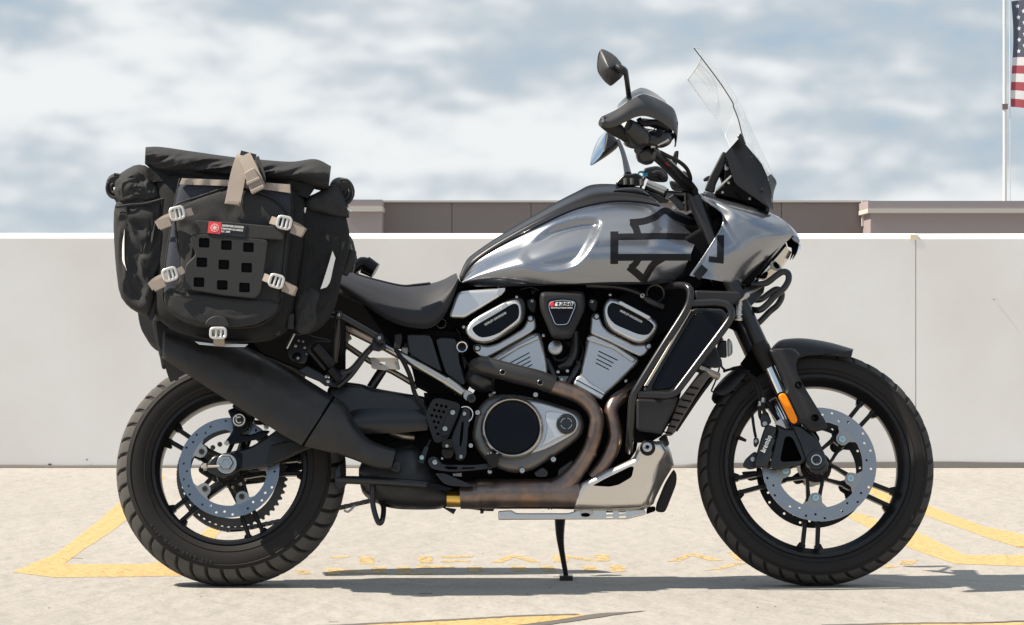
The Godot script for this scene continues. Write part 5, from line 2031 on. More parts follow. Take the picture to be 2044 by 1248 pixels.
	slab(mb, rounded(q("E", [66, 350, 110, 215, 135, 170, 180, 158, 500, 136, 502, 158, 470, 196, 210, 358, 180, 372, 80, 370]), 5), .06, .135, 6, [], 1.3)
	var sp := part("side_trim", mb, "silver_satin", bike)
	mb = MB.new()
	slab(mb, q("E", [440, 140, 502, 136, 500, 160, 468, 196, 432, 186]), .12, .1365, 2)
	part("trim_end", mb, "engine_silver", sp)
	mb = MB.new()
	lathe(mb, p1("B", 790, 545, .10), [[.0125, -.004], [.0138, 0], [.0125, .004]], 24, true)
	part("seat_lock_ring", mb, "plate_steel", bike)

	# fairing: right and left sides with the brow over the headlamp
	var fa := q("I", [524, 850, 540, 876, 700, 888, 900, 908, 1000, 930, 1058, 944, 1130, 850, 1260, 690, 1380, 545, 1428, 490])
	var fb := q("I", [545, 825, 640, 690, 780, 470, 822, 380, 820, 310, 770, 252, 700, 205, 605, 165, 597, 140, 622, 113])
	# built across: from the rear edge to the upper front edge
	var rear := q("I", [525, 850, 560, 800, 640, 690, 715, 575, 780, 470, 815, 385, 820, 310, 775, 258, 700, 210, 612, 168, 600, 140, 620, 115])
	var front := q("I", [1055, 944, 1085, 915, 1160, 815, 1260, 690, 1360, 570, 1432, 488, 1390, 388, 1300, 325, 1230, 288, 1000, 204, 800, 150, 640, 116])
	var fz := func(u: float, v: float) -> float:
		var low := 1.0 - smoothstep(.0, .32, u)
		return .160 + .022 * sin(PI * minf(v * .9 + .05, 1.0)) * (1.0 - .4 * smoothstep(.6, 1.0, u)) - .022 * low * v - .075 * pow(v, 3.0) - .050 * smoothstep(.55, 1.0, u) - .012 * low
	mb = MB.new()
	patch(mb, rear, front, 60, 36, fz)
	mb.mirror()
	var hood := []
	var fc := crv(front)
	for i in range(32, 61):
		var p := on(fc, i / 60.0)
		var e := L(p.x, p.y, fz.call(i / 60.0, 1.0))
		hood.append(PackedVector3Array([e, Vector3(e.x + .004, e.y + .010, e.z * .5), Vector3(e.x + .006, e.y + .014, 0), Vector3(e.x + .004, e.y + .010, -e.z * .5), e * Vector3(1, 1, -1)]))
	mb.grid(hood)
	var fair := part("fairing", mb, "paint_grey", bike, 70.0)
	mb = MB.new()
	patch(mb, q("I", [1232, 292, 1300, 326, 1392, 388, 1432, 490]), q("I", [1300, 318, 1390, 382, 1476, 470, 1502, 540]), 14, 8, func(u, v): return (.085 - .015 * u) * pow(1.0 - pow(v, 2.0), .6) + .002)
	mb.mirror()
	part("brow", mb, "paint_grey", fair, 60.0)
	mb = MB.new()
	slab(mb, rounded(q("I", [1420, 486, 1446, 476, 1486, 500, 1504, 540, 1496, 566, 1472, 562, 1412, 516]), 6), -.066, .066, 4)
	part("brow_edge", mb, "paint_grey", fair, 60.0)
	mb = MB.new()
	tube(mb, p3("I", [1494, 566, .03, 1488, 610, .03, 1470, 660, .03, 1438, 706, .03]), [.004, .0075, .0065, .002], 10)
	part("lamp_surround", mb, "chrome", fair, 60.0)
	mb = MB.new()
	slab(mb, q("I", [700, 230, 800, 280, 812, 380, 770, 470, 640, 680, 540, 845, 700, 880, 1000, 925, 1060, 935, 1200, 740, 1380, 520, 1390, 420, 1230, 320, 900, 220]), -.10, .10, 3)
	part("fairing_core", mb, "dark_inside", fair)
	# the emblem runs on from the tank over the fairing
	var ra := crv(rear)
	var rb := crv(front)
	var fat := func(p: Vector2) -> float:
		var uv := find_uv(ra, rb, p)
		return fz.call(uv.x, uv.y)
	mb = MB.new()
	ribbon(mb, q("H", [1968, 456, 1966, 650]), 13.9, fat, .0012, false)
	ribbon(mb, q("H", [1885, 624, 1990, 638]), 11.6, fat, .0014, false)
	ribbon(mb, q("I", [578, 862, 655, 772]), 17.4, fat, .0016, false)
	part("fairing_emblem", mb, "logo_black", fair, 60.0)
	mb = MB.new()
	tube(mb, p3("I", [525, 850, .147, 640, 690, .16, 780, 470, .162, 820, 380, .16, 820, 310, .15, 775, 258, .135, 700, 210, .12]), .0028, 8)
	pair("edge_bead", mb, "paint_grey", fair, 60.0)
	mb = MB.new()
	slab(mb, q("I", [400, 900, 470, 740, 545, 820, 640, 880, 640, 930, 560, 980, 420, 960]), -.10, .10, 3)
	part("inner_bracket", mb, "dark_inside", bike)
	# headlamp: bezel, reflector bowl and clear lens under the brow
	mb = MB.new()
	slab(mb, rounded(q("I", [1392, 560, 1418, 518, 1472, 556, 1484, 590, 1452, 652, 1408, 724, 1430, 640, 1424, 590]), 5), -.06, .055, 3)
	part("lamp_bezel", mb, "void_black", fair)
	mb = MB.new()
	patch(mb, q("I", [1130, 885, 1200, 790, 1300, 680, 1375, 590]), q("I", [1190, 890, 1300, 830, 1380, 730, 1428, 640]), 16, 10, func(u, v): return .055 * sqrt(maxf(1.0 - v * v, 0.0)) + .02, -.06)
	var hl := part("headlamp", mb, "lens_clear", fair, 60.0)
	mb = MB.new()
	slab(mb, sm(q("I", [1230, 735, 1270, 705, 1330, 760, 1345, 800, 1300, 810, 1250, 790]), 1), .070, .078, 1)
	part("lamp_reflector", mb, "frame_bronze", hl)
	mb = MB.new()
	slab(mb, sm(q("I", [1135, 875, 1190, 810, 1225, 820, 1200, 880]), 1), .05, .082, 2)
	part("lamp_socket", mb, "void_black", hl)
	mb = MB.new()
	slab(mb, sm(q("I", [1260, 735, 1290, 722, 1325, 765, 1310, 790, 1275, 775]), 1), .076, .081, 1)
	part("lamp_bulb_shade", mb, "void_black", hl)
	# headlamp guard bars
	mb = MB.new()
	tube(mb, p3("I", [1080, 930, .10, 1200, 915, .115, 1290, 850, .12, 1350, 815, .12, 1395, 830, .12, 1400, 890, .12, 1360, 960, .12, 1290, 1020, .12, 1200, 1115, .115, 1140, 1155, .11, 1060, 1150, .08]), .0088, 14, 6)
	pair("lamp_guard", mb, "bar_black", bike, 60.0)
	mb = MB.new()
	slab(mb, q("I", [1010, 930, 1190, 940, 1180, 1000, 1060, 1130, 990, 1010]), -.04, .075, 2)
	part("guard_bracket", mb, "black_satin", bike)
	mb = MB.new()
	slab(mb, q("I", [1040, 990, 1110, 960, 1170, 950, 1120, 985, 1050, 1020]), .07, .08, 1)
	part("bracket_edge", mb, "frame_bronze", bike)

	# windscreen carrier wings
	var wing := q("G", [1130, 830, 1230, 712, 1290, 780, 1400, 900, 1452, 1010, 1482, 1250, 1440, 1225, 1200, 1055])
	mb = MB.new()
	patch(mb, q("G", [1130, 830, 1165, 950, 1200, 1052, 1340, 1150, 1440, 1222]), q("G", [1236, 712, 1300, 790, 1390, 890, 1440, 1000, 1482, 1250]), 12, 10, func(u, v): return .135 + .012 * (1.0 - absf(v - .42) * 2.2) - .03 * v, func(u, v): return .115 - .03 * v, false)
	var cow := pair("screen_carrier", mb, "black_plastic", bike, 25.0)
	bolt(cow, "G", 1405, 1095, .128, 4.0, "black_bolt")
	bolt(cow, "G", 1325, 860, .140, 2.5, "black_bolt")
	mb = MB.new()
	slab(mb, q("G", [1135, 850, 1190, 1000, 1200, 1055, 1330, 1150, 1460, 1240, 1400, 1210, 1050, 1130, 1060, 1105, 1120, 1060]), -.115, .10, 3)
	part("instrument_back", mb, "dark_inside", cow)
	mb = MB.new()
	slab(mb, rounded(q("G", [975, 1105, 1010, 1010, 1110, 815, 1138, 825, 1130, 920, 1060, 1060, 1050, 1125]), 5), -.14, -.02, 3)
	part("instrument_hood", mb, "black_plastic", cow)
	mb = MB.new()
	slab(mb, rounded(q("G", [965, 1020, 990, 1000, 1040, 985, 1010, 1030, 975, 1040]), 3), -.12, -.05, 2)
	part("hood_tab", mb, "black_plastic", cow)
	mb = MB.new()
	tube(mb, p3("G", [1065, 1100, .11, 1110, 1055, .115, 1175, 995, .12]), .003, 8)
	part("carrier_stay", mb, "bolt", cow)
	for b in [[1140, 940, 4.0], [1155, 1045, 3.0], [1110, 1115, 2.6], [1310, 1160, 3.0]]:
		bolt(cow, "G", b[0], b[1], .112, b[2])
	mb = MB.new()
	patch(mb, q("G", [1440, 1000, 1470, 1130, 1482, 1240]), q("G", [1472, 975, 1506, 1050, 1465, 1130]), 8, 5, func(u, v): return .09 * (1 - v) + .01)
	pair("carrier_nose", mb, "black_plastic", cow, 60.0)
	mb = MB.new()
	slab(mb, rounded(q("G", [1213, 712, 1240, 680, 1262, 700, 1285, 768, 1240, 730]), 3), .11, .145, 1.5)
	part("screen_clip", mb, "black_satin", cow)
	# clear windscreen, bowed forward
	var near := catmull(p3("G", [900, 58, .165, 1000, 190, .168, 1100, 325, .168, 1182, 455, .166, 1190, 490, .165, 1225, 580, .160, 1262, 720, .152, 1300, 790, .145, 1390, 900, .130, 1440, 960, .118]), 5)
	var mid := catmull(p3("G", [958, 118, 0, 1040, 200, 0, 1130, 320, 0, 1210, 440, 0, 1225, 470, 0, 1285, 580, 0, 1345, 710, 0, 1385, 800, 0, 1455, 950, 0, 1505, 1060, 0]), 5)
	mb = MB.new()
	var rows2 := []
	for i in near.size():
		var row := PackedVector3Array()
		for j in 33:
			var s := j / 16.0 - 1.0
			var p := mid[i].lerp(near[i], pow(absf(s), 1.9))
			p.z = near[i].z * s
			row.append(p)
		rows2.append(row)
	mb.grid(rows2)
	var ws := part("windscreen", mb, "screen_clear", bike, 70.0)
	mb = MB.new()
	tube(mb, near.slice(0, 31), .0016, 8, 1)
	part("screen_edge", mb, "screen_edge", ws)
	mb = MB.new()
	var farside := PackedVector3Array()
	for p in near.slice(0, 38): farside.append(p * Vector3(1, 1, -1))
	tube(mb, farside, .0019, 8, 1)
	var topedge := PackedVector3Array()
	for j in 33: topedge.append(rows2[0][j])
	tube(mb, topedge, .0018, 8, 1)
	part("screen_edge", mb, "screen_rim", ws)


func front_end(bike: Node3D) -> void:
	var cx := (1627.5 - CX) * S * 9.06 / 9.0
	var w := wheel(bike, "front_wheel", cx, .3185, .060, .250, .2195, [-95, -23, 49, 121, 193], 42)
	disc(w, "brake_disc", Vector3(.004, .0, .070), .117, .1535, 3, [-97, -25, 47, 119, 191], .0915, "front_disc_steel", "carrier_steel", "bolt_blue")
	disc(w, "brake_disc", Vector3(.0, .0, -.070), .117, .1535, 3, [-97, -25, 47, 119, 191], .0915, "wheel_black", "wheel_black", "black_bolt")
	org = Vector3.ZERO
	# fork legs, mirrored: outer tube, gaiter cuff, chrome inner tube, cast foot
	var mb := MB.new()
	tube(mb, p3("P", [1385, 395, .105, 1440, 520, .105, 1520, 694, .105]), .0215, 24, 1)
	var fork := pair("fork_tube", mb, "black_satin", bike, 60.0)
	mb = MB.new()
	tube(mb, p3("P", [1514, 686, .105, 1529, 716, .105]), .0235, 24)
	tube(mb, p3("P", [1527, 712, .105, 1538, 734, .105]), .0222, 24)
	pair("fork_seal", mb, "rubber", fork, 60.0)
	mb = MB.new()
	tube(mb, p3("P", [1530, 720, .105, 1601, 876, .105]), .0165, 28)
	pair("inner_tube", mb, "chrome", fork, 60.0)
	mb = MB.new()
	slab(mb, rounded(q("M", [575, 690, 640, 690, 760, 770, 800, 810, 880, 990, 892, 1060, 845, 1110, 780, 1112, 735, 1085, 700, 990, 650, 850]), 10), .085, .128, 5, [], 1.4)
	pair("fork_foot", mb, "black_satin", fork)
	mb = MB.new()
	slab(mb, rounded(q("M", [438, 690, 540, 735, 620, 720, 720, 990, 690, 1010, 640, 1035, 460, 1078, 385, 1050, 440, 850, 465, 740]), 8), .085, .118, 4, [rounded(q("M", [530, 790, 590, 800, 670, 980, 660, 1000, 500, 1010, 488, 985]), 8, 2)], 1.2)
	part("caliper_mount", mb, "black_satin", fork)
	mb = MB.new()
	slab(mb, rounded(q("M", [515, 775, 600, 780, 690, 985, 670, 1012, 490, 1022, 470, 990]), 8), .08, .092, 1)
	part("mount_web", mb, "void_black", fork)
	var ac := p1("M", 790, 990, .142)
	mb = MB.new()
	lathe(mb, ac, [[.0155, -.03], [.0155, -.003], [.0140, 0], [.0118, 0], [.0112, -.003], [.0112, -.02]], 36, true)
	part("axle_ring", mb, "bright_edge", fork)
	mb = MB.new()
	lathe(mb, ac, [[0, -.02], [.0125, -.02], [.0125, -.004], [.0085, -.004], [.0085, -.014], [0, -.014]], 6)
	part("axle_socket", mb, "plate_steel", fork)
	mb = MB.new()
	knob(mb, ac + Vector3(0, 0, -.004), .026, .03, .2, 40)
	part("axle_boss", mb, "black_satin", fork)
	# caliper with raised lettering
	mb = MB.new()
	slab(mb, rounded(q("M", [372, 692, 470, 725, 438, 800, 455, 830, 418, 905, 432, 935, 400, 1000, 385, 1058, 300, 1058, 268, 1030, 305, 890, 345, 760]), 8), .045, .142, 5, [], 1.3)
	slab(mb, rounded(q("M", [172, 1045, 195, 990, 260, 930, 290, 920, 320, 1000, 300, 1060, 230, 1075]), 6), .04, .11, 3)
	slab(mb, rounded(q("M", [320, 640, 345, 590, 385, 590, 420, 680, 370, 720, 330, 720]), 5), .05, .11, 3)
	var cal := part("front_caliper", mb, "black_satin", bike)
	words("caliper_lettering", "brembo", p1("M", 372, 857, .1432), .0135, .0475, deg_to_rad(65.5), "white_print", cal)
	for b in [[362, 690, 5.0], [262, 985, 5.0], [405, 988, 2.6]]:
		bolt(cal, "M", b[0], b[1], .12 if b[0] != 405 else .125, b[2], "bolt", "bolt", .02)
	mb = MB.new()
	slab(mb, rounded(q("M", [435, 690, 500, 640, 525, 690, 540, 735, 500, 710]), 3), .12, .128, 1)
	part("clear_tab", mb, "lens_clear", cal)
	mb = MB.new()
	slab(mb, rounded(q("M", [265, 810, 300, 800, 320, 840, 290, 890, 268, 880]), 5), .05, .10, 2)
	tube(mb, p3("M", [255, 600, .04, 270, 720, .05, 285, 800, .06]), .004, 8)
	part("bleed_block", mb, "black_satin", cal)
	bolt(cal, "M", 290, 836, .104, 4.0)
	# far-side caliper, showing through the wheel
	mb = MB.new()
	slab(mb, rounded(q("M", [160, 1090, 300, 1080, 320, 1150, 230, 1170]), 6), -.14, -.05, 3)
	slab(mb, rounded(q("M", [570, 1140, 640, 1090, 820, 1060, 840, 1130, 620, 1200]), 6), -.14, -.09, 3)
	part("far_caliper", mb, "black_satin", bike)
	# brake lines
	mb = MB.new()
	tube(mb, p3("V", [400, 760, .02, 480, 735, .03, 600, 730, .06, 720, 800, .09, 810, 930, .11, 850, 1060, .115, 855, 1150, .11]), .0036, 10)
	tube(mb, p3("V", [600, 700, .04, 700, 770, .08, 800, 850, .10, 870, 970, .115, 895, 1080, .12, 890, 1120, .12]), .0036, 10)
	tube(mb, p3("M", [320, 540, .11, 320, 620, .10, 350, 680, .10]), .005, 8)
	tube(mb, p3("M", [348, 490, .12, 345, 560, .11, 375, 620, .11]), .005, 8)
	var bl := part("brake_line", mb, "rubber", bike)
	for a in [[320, 515, .112], [346, 485, .12]]:
		mb = MB.new()
		tube(mb, p3("M", [a[0], a[1] - 8, a[2], a[0] - 2, a[1] + 30, a[2]]), .0062, 12)
		part("line_fitting", mb, "bolt", bl)
	# fork guard with the orange reflector
	mb = MB.new()
	slab(mb, rounded(q("M", [388, 75, 420, 66, 600, 64, 665, 122, 640, 150, 618, 200, 640, 300, 700, 400, 886, 705, 870, 738, 765, 764, 722, 750, 690, 705, 650, 688, 630, 690, 600, 690, 470, 470, 540, 420, 500, 300, 440, 180]), 8), .115, .150, 8, [], 1.3)
	var fg := pair("fork_guard", mb, "black_plastic", bike, 50.0)
	mb = MB.new()
	patch(mb, q("M", [450, 80, 560, 300, 640, 480, 730, 690]), q("M", [540, 80, 640, 290, 720, 450, 830, 690]), 12, 4, func(u, v): return .149 + .004 * sin(PI * v), .14)
	part("guard_swage", mb, "black_plastic", fg, 60.0)
	for b in [[640, 368], [780, 640]]:
		mb = MB.new()
		lathe(mb, p1("M", b[0], b[1], .1555), [[0, -.012], [.0098, -.012], [.0098, -.001], [.0085, .0], [.0062, -.001], [.0055, -.003], [0, -.003]], 24)
		part("guard_screw", mb, "void_black", fg)
	mb = MB.new()
	slab(mb, rounded(q("M", [452, 470, 470, 432, 520, 420, 555, 445, 645, 645, 640, 690, 600, 706, 565, 690]), 10), .13, .152, 2)
	part("reflector_frame", mb, "black_gloss", fg)
	mb = MB.new()
	slab(mb, rounded(q("M", [468, 468, 490, 440, 524, 438, 545, 458, 634, 650, 628, 680, 602, 692, 575, 678]), 10), .15, .1575, 3)
	part("reflector", mb, "orange_lens", fg)
	# front fender over the tyre, its rear part behind the fork
	mb = MB.new()
	var fz := func(u: float, v: float) -> float: return .074 * pow(maxf(1.0 - pow(v, 3.0), 0.0), .55)
	patch(mb, q("K", [360, 150, 440, 175, 500, 170, 560, 156, 640, 155, 738, 172]), q("K", [372, 125, 408, 92, 470, 82, 540, 84, 640, 101, 748, 132]), 26, 14, fz)
	patch(mb, q("K", [110, 325, 130, 345, 180, 330, 270, 235, 360, 160]), q("K", [104, 318, 150, 262, 225, 205, 300, 165, 372, 128]), 18, 10, fz)
	mb.mirror()
	var fen := part("front_fender", mb, "black_plastic", bike, 50.0)
	mb = MB.new()
	slab(mb, q("M", [600, 66, 700, 100, 1060, 130, 1095, 80, 1060, 140, 900, 120, 720, 122, 640, 150]), .06, .077, 1)
	part("fender_edge", mb, "black_plastic", fen)
	mb = MB.new()
	slab(mb, q("K", [225, 200, 330, 60, 360, 110, 400, 200, 300, 260]), -.07, .075, 3)
	part("fork_bridge", mb, "void_black", bike)
	# steering head: lower clamp, chrome sleeve, far light reflector
	mb = MB.new()
	slab(mb, q("J", [800, 130, 880, 150, 860, 200, 820, 400, 770, 380, 790, 250]), -.12, .06, 3)
	part("steering_head", mb, "void_black", bike)
	mb = MB.new()
	tube(mb, p3("J", [838, 205, .13, 832, 320, .125]), .0095, 14)
	for y in [220, 250, 285, 312]:
		tube(mb, p3("J", [836, y, .13, 835, y + 12, .13]), .0108, 14)
	part("lamp_sleeve", mb, "frame_silver", bike)
	mb = MB.new()
	tube(mb, p3("J", [770, 215, .11, 840, 195, .13, 895, 155, .12]), .008, 10)
	part("sleeve_arm", mb, "frame_silver", bike)


func controls(bike: Node3D) -> void:
	# handlebar: riser, bar, both grips, levers, guards, mirrors
	var mb := MB.new()
	tube(mb, p3("G", [890, 1110, .02, 860, 1070, .06, 790, 1000, .12, 690, 900, .20, 610, 830, .265, 560, 790, .30]), .0165, 18, 5)
	mb.mirror()
	var hb := part("handlebar", mb, "black_satin", bike, 60.0)
	mb = MB.new()
	slab(mb, rounded(q("G", [670, 880, 690, 885, 725, 925, 700, 915]), 2), .225, .229, 0)
	part("bar_mark", mb, "red_anodised", hb)
	mb = MB.new()
	slab(mb, rounded(q("O", [840, 880, 900, 880, 1100, 960, 1080, 1010, 960, 1010, 880, 1000]), 8), -.06, .06, 4)
	slab(mb, q("O", [830, 1090, 900, 1040, 1040, 1170, 1080, 1010, 1200, 1110, 1240, 1250, 980, 1250]), -.10, .06, 4)
	part("bar_clamp", mb, "black_satin", hb)
	mb = MB.new()
	tube(mb, p3("O", [560, 930, .0, 790, 1020, .0]), .0145, 20)
	var dm := part("steering_damper", mb, "frame_silver", bike)
	for a in [[500, 840, 540, 960], [770, 990, 830, 1110]]:
		mb = MB.new()
		tube(mb, p3("O", [(a[0] + a[2]) / 2 - 12, (a[1] + a[3]) / 2 - 5, 0, (a[0] + a[2]) / 2 + 14, (a[1] + a[3]) / 2 + 6, 0]), .0175, 20)
		part("damper_collar", mb, "black_gloss", dm)
	mb = MB.new()
	slab(mb, rounded(q("O", [505, 770, 540, 720, 700, 690, 760, 720, 840, 800, 830, 900, 700, 900, 600, 880, 540, 830]), 8), -.30, -.06, 4)
	tube(mb, p3("O", [640, 800, -.05, 720, 780, -.05, 790, 840, -.05]), .008, 10)
	part("far_switchgear", mb, "black_satin", bike)
	mb = MB.new()
	var tc := p1("O", 497, 797, -.02)
	lathe(mb, tc, [[.0055, -.008], [.0095, -.008], [.0095, 0], [.0088, .001], [.0055, .0005]], 24, true)
	box(mb, Vector3(.006, -.004, -.006), Vector3(.018, .004, -.001), Basis(), tc)
	part("clutch_perch_ring", mb, "teal_anodised", bike)
	mb = MB.new()
	slab(mb, rounded(q("O", [175, 910, 290, 790, 330, 800, 450, 780, 520, 830, 540, 940, 400, 950, 200, 930]), 6), -.10, .03, 3)
	part("riser_block", mb, "black_satin", bike)
	for a in [[300, 880], [380, 880], [500, 890]]:
		mb = MB.new()
		tube(mb, p3("O", [a[0], a[1] - 30, .04, a[0] + 6, a[1] + 50, .04]), .006, 10)
		part("riser_fitting", mb, "chain_steel", bike)
	# grip, switch box and lever under the guard
	mb = MB.new()
	tube(mb, p3("Q", [190, 640, .452, 330, 740, .425, 560, 860, .385]), [.0165, .018, .018], 20)
	var gr := part("grip", mb, "rubber", bike)
	mb = MB.new()
	tube(mb, p3("Q", [540, 840, .39, 640, 880, .375]), .021, 20)
	part("grip_flange", mb, "rubber", gr)
	mb = MB.new()
	tube(mb, p3("Q", [560, 700, .42, 640, 780, .40, 740, 880, .375, 800, 920, .36]), [.018, .026, .030, .026], 18)
	pillow(mb, sm(q("Q", [560, 900, 660, 700, 760, 720, 900, 760, 1060, 780, 1240, 780, 1280, 900, 1230, 1010, 1080, 1070, 860, 1020, 680, 1080, 540, 1040, 490, 980]), 2), .25, .33, .372, 2.5)
	part("switch_box", mb, "black_satin", bike, 60.0)
	mb = MB.new()
	tube(mb, p3("Q", [740, 600, .40, 780, 660, .40, 860, 672, .395, 1000, 660, .385, 1160, 730, .36, 1220, 790, .33]), [.007, .008, .0095, .009, .008, .007], 12)
	part("brake_lever", mb, "black_gloss", bike)
	mb = MB.new()
	var ap := PackedVector3Array()
	var rc := p1("Q", 1050, 800, .375)
	for i in 13:
		var a := deg_to_rad(lerpf(140, 310, i / 12.0))
		ap.append(rc + Vector3(cos(a), sin(a), 0) * .0125)
	tube(mb, ap, .0016, 8, 2)
	knob(mb, rc + Vector3(.002, 0, -.002), .010, .02, .3, 20, .4)
	part("reservoir", mb, "black_gloss", bike)
	mb = MB.new()
	tube(mb, p3("Q", [1035, 1010, .36, 1110, 975, .36, 1200, 930, .355]), .005, 8)
	tube(mb, p3("Q", [880, 800, .376, 950, 770, .376]), .003, 8)
	tube(mb, p3("Q", [930, 1035, .35, 1000, 1030, .35]), .0055, 8)
	part("lever_pivot", mb, "bolt", bike)
	mb = MB.new()
	tube(mb, p3("Q", [720, 1090, .33, 800, 1080, .31]), .011, 12)
	tube(mb, p3("Q", [810, 1060, .31, 850, 1160, .30, 930, 1180, .29]), [.02, .028, .022], 14)
	part("bar_clamp_collar", mb, "black_satin", bike)
	mb = MB.new()
	slab(mb, rounded(q("Q", [770, 590, 1000, 610, 1250, 750, 1300, 900, 1200, 1000, 1040, 770, 800, 690]), 4), .29, .315, 2)
	part("guard_mount", mb, "black_satin", bike)
	mb = MB.new()
	slab(mb, rounded(q("Q", [440, 700, 560, 640, 700, 640, 640, 760, 520, 800]), 4), .36, .40, 3)
	part("throttle_housing", mb, "black_satin", bike)
	# handguards
	var lo := q("G", [222, 618, 240, 640, 300, 640, 390, 605, 470, 566, 545, 558, 640, 590, 720, 645, 772, 700, 770, 760])
	var ri := q("G", [213, 585, 222, 562, 330, 510, 430, 440, 500, 403, 545, 397, 640, 432, 740, 492, 768, 540, 784, 600])
	mb = MB.new()
	patch(mb, lo, ri, 36, 8, func(u, v): return .462 - .02 * u - .13 * u * u + .018 * sin(PI * v) - .02 * v, func(u, v): return .452 - .02 * u - .13 * u * u + .014 * sin(PI * v) - .02 * v)
	var hgd := part("handguard", mb, "guard_grey", bike, 40.0)
	mb = MB.new()
	patch(mb, q("G", [338, 500, 430, 437, 500, 400, 545, 396, 620, 420, 700, 465]), q("G", [345, 470, 420, 395, 490, 355, 530, 350, 600, 378, 690, 442]), 20, 6, func(u, v): return .430 - .08 * u - .085 * v, func(u, v): return .424 - .08 * u - .085 * v)
	part("guard_deflector", mb, "deflector_grey", hgd, 60.0)
	mb = MB.new()
	patch(mb, q("G", [745, 690, 760, 740, 755, 785]), q("G", [784, 600, 780, 690, 768, 780]), 6, 3, func(u, v): return .325 - .02 * u, .30)
	part("guard_tail", mb, "black_plastic", hgd)
	bolt(hgd, "G", 232, 574, .472, 2.6)
	bolt(hgd, "G", 234, 592, .472, 2.6)
	mb = MB.new()
	slab(mb, sm(q("G", [215, 560, 255, 560, 262, 600, 250, 650, 225, 640, 213, 600]), 1), .43, .462, 3)
	part("bar_end", mb, "black_plastic", hgd)
	# mirrors
	mb = MB.new()
	pillow(mb, sm(q("G", [212, 68, 240, 66, 318, 108, 376, 178, 384, 230, 378, 268, 300, 334, 282, 336, 240, 300, 194, 236, 188, 180, 196, 110]), 1), .375, .385, .430, 1.25, 0, .03, 5)
	var mi := part("mirror", mb, "guard_grey", bike, 22.0)
	mb = MB.new()
	slab(mb, rounded(q("G", [206, 80, 196, 120, 190, 200, 198, 236, 260, 314, 270, 306, 212, 230, 204, 190]), 4), .384, .392, 1)
	part("mirror_lip", mb, "black_satin", mi)
	mb = MB.new()
	pillow(mb, sm(q("G", [318, 180, 335, 165, 400, 195, 420, 225, 412, 255, 385, 265, 325, 215]), 2), .40, .42, .445, 2.4)
	part("mirror_joint", mb, "black_plastic", mi, 60.0)
	mb = MB.new()
	tube(mb, p3("G", [400, 235, .425, 412, 320, .40, 424, 420, .37, 440, 560, .34]), .0068, 12)
	part("mirror_stem", mb, "black_satin", mi)
	mb = MB.new()
	pillow(mb, sm(q("G", [262, 662, 285, 672, 345, 738, 352, 770, 330, 800, 250, 860, 150, 922, 140, 915, 200, 850]), 2), -.44, -.42, -.385, 2.2)
	var mf := part("mirror", mb, "black_plastic", bike, 50.0)
	mb = MB.new()
	var go := sm(q("G", [262, 664, 250, 720, 240, 810, 210, 860, 146, 920, 137, 912, 152, 830, 192, 732, 235, 680]), 2)
	var gc := Vector2.ZERO
	for p in go: gc += p / go.size()
	for i in go.size():
		var a := go[i]
		var b := go[(i + 1) % go.size()]
		mb.tri(L(b.x, b.y, -.378), L(a.x, a.y, -.378), L(gc.x, gc.y, -.376))
	part("mirror_glass", mb, "mirror_glass", mf, 60.0)
	mb = MB.new()
	tube(mb, p3("G", [345, 738, -.40, 372, 800, -.36, 395, 880, -.30, 418, 990, -.22]), [.006, .0065, .0075, .011], 12)
	part("mirror_stem", mb, "black_satin", mf)
	# hoses from the bars
	mb = MB.new()
	tube(mb, p3("O", [730, 520, .26, 830, 570, .24, 960, 635, .20, 1060, 720, .15, 1110, 830, .10, 1105, 920, .06]), .0055, 10)
	part("control_hose", mb, "rubber", bike)
	mb = MB.new()
	tube(mb, p3("O", [1110, 930, .06, 1180, 1050, .05, 1225, 1150, .05, 1230, 1260, .05]), .009, 10)
	part("control_hose", mb, "rubber", bike)
	mb = MB.new()
	tube(mb, p3("O", [1050, 1030, .06, 1055, 1150, .06, 1065, 1260, .06]), .004, 8)
	part("control_hose", mb, "rubber", bike)
	mb = MB.new()
	tube(mb, p3("O", [885, 720, -.05, 900, 620, -.05, 935, 520, -.05]), .0042, 8)
	tube(mb, p3("O", [915, 720, -.05, 940, 600, -.05, 948, 510, -.05]), .0042, 8)
	part("control_hose", mb, "rubber", bike)
	mb = MB.new()
	tube(mb, p3("O", [1000, 800, -.12, 1060, 830, -.12, 1090, 860, -.12]), .012, 12)
	part("far_reservoir", mb, "black_satin", bike)
	bolt(bike, "O", 905, 1212, .09, 4.0)
	mb = MB.new()
	slab(mb, q("O", [580, 1010, 720, 1050, 850, 1130, 830, 1150, 720, 1150, 640, 1080]), -.05, .02, 2)
	part("head_cover", mb, "black_satin", bike)


# ---------------------------------------------------------------- luggage
func strap(parent: Node3D, k: String, pts: Array, wpx: float, thick := .003, m := "strap_tan", called := "strap") -> void:
	# a webbing strap along pixel points [x, y, z ...], wpx wide
	var p := catmull(p3(k, pts), 6) if pts.size() > 6 else p3(k, pts)
	var mb := MB.new()
	var rows := []
	for i in p.size():
		var d := (p[mini(i + 1, p.size() - 1)] - p[maxi(i - 1, 0)]).normalized()
		var x := d.cross(Vector3(0, 0, 1)).normalized() * wpx * S * .5
		var n := Vector3(0, 0, thick)
		rows.append(PackedVector3Array([p[i] - x - n, p[i] - x, p[i] + x, p[i] + x - n]))
	mb.grid(rows, true)
	for e in 2:
		var r: PackedVector3Array = rows[(rows.size() - 1) * e]
		mb.quad(r[0], r[1], r[2], r[3])
	mb.fix(0)
	part(called, mb, m, parent)


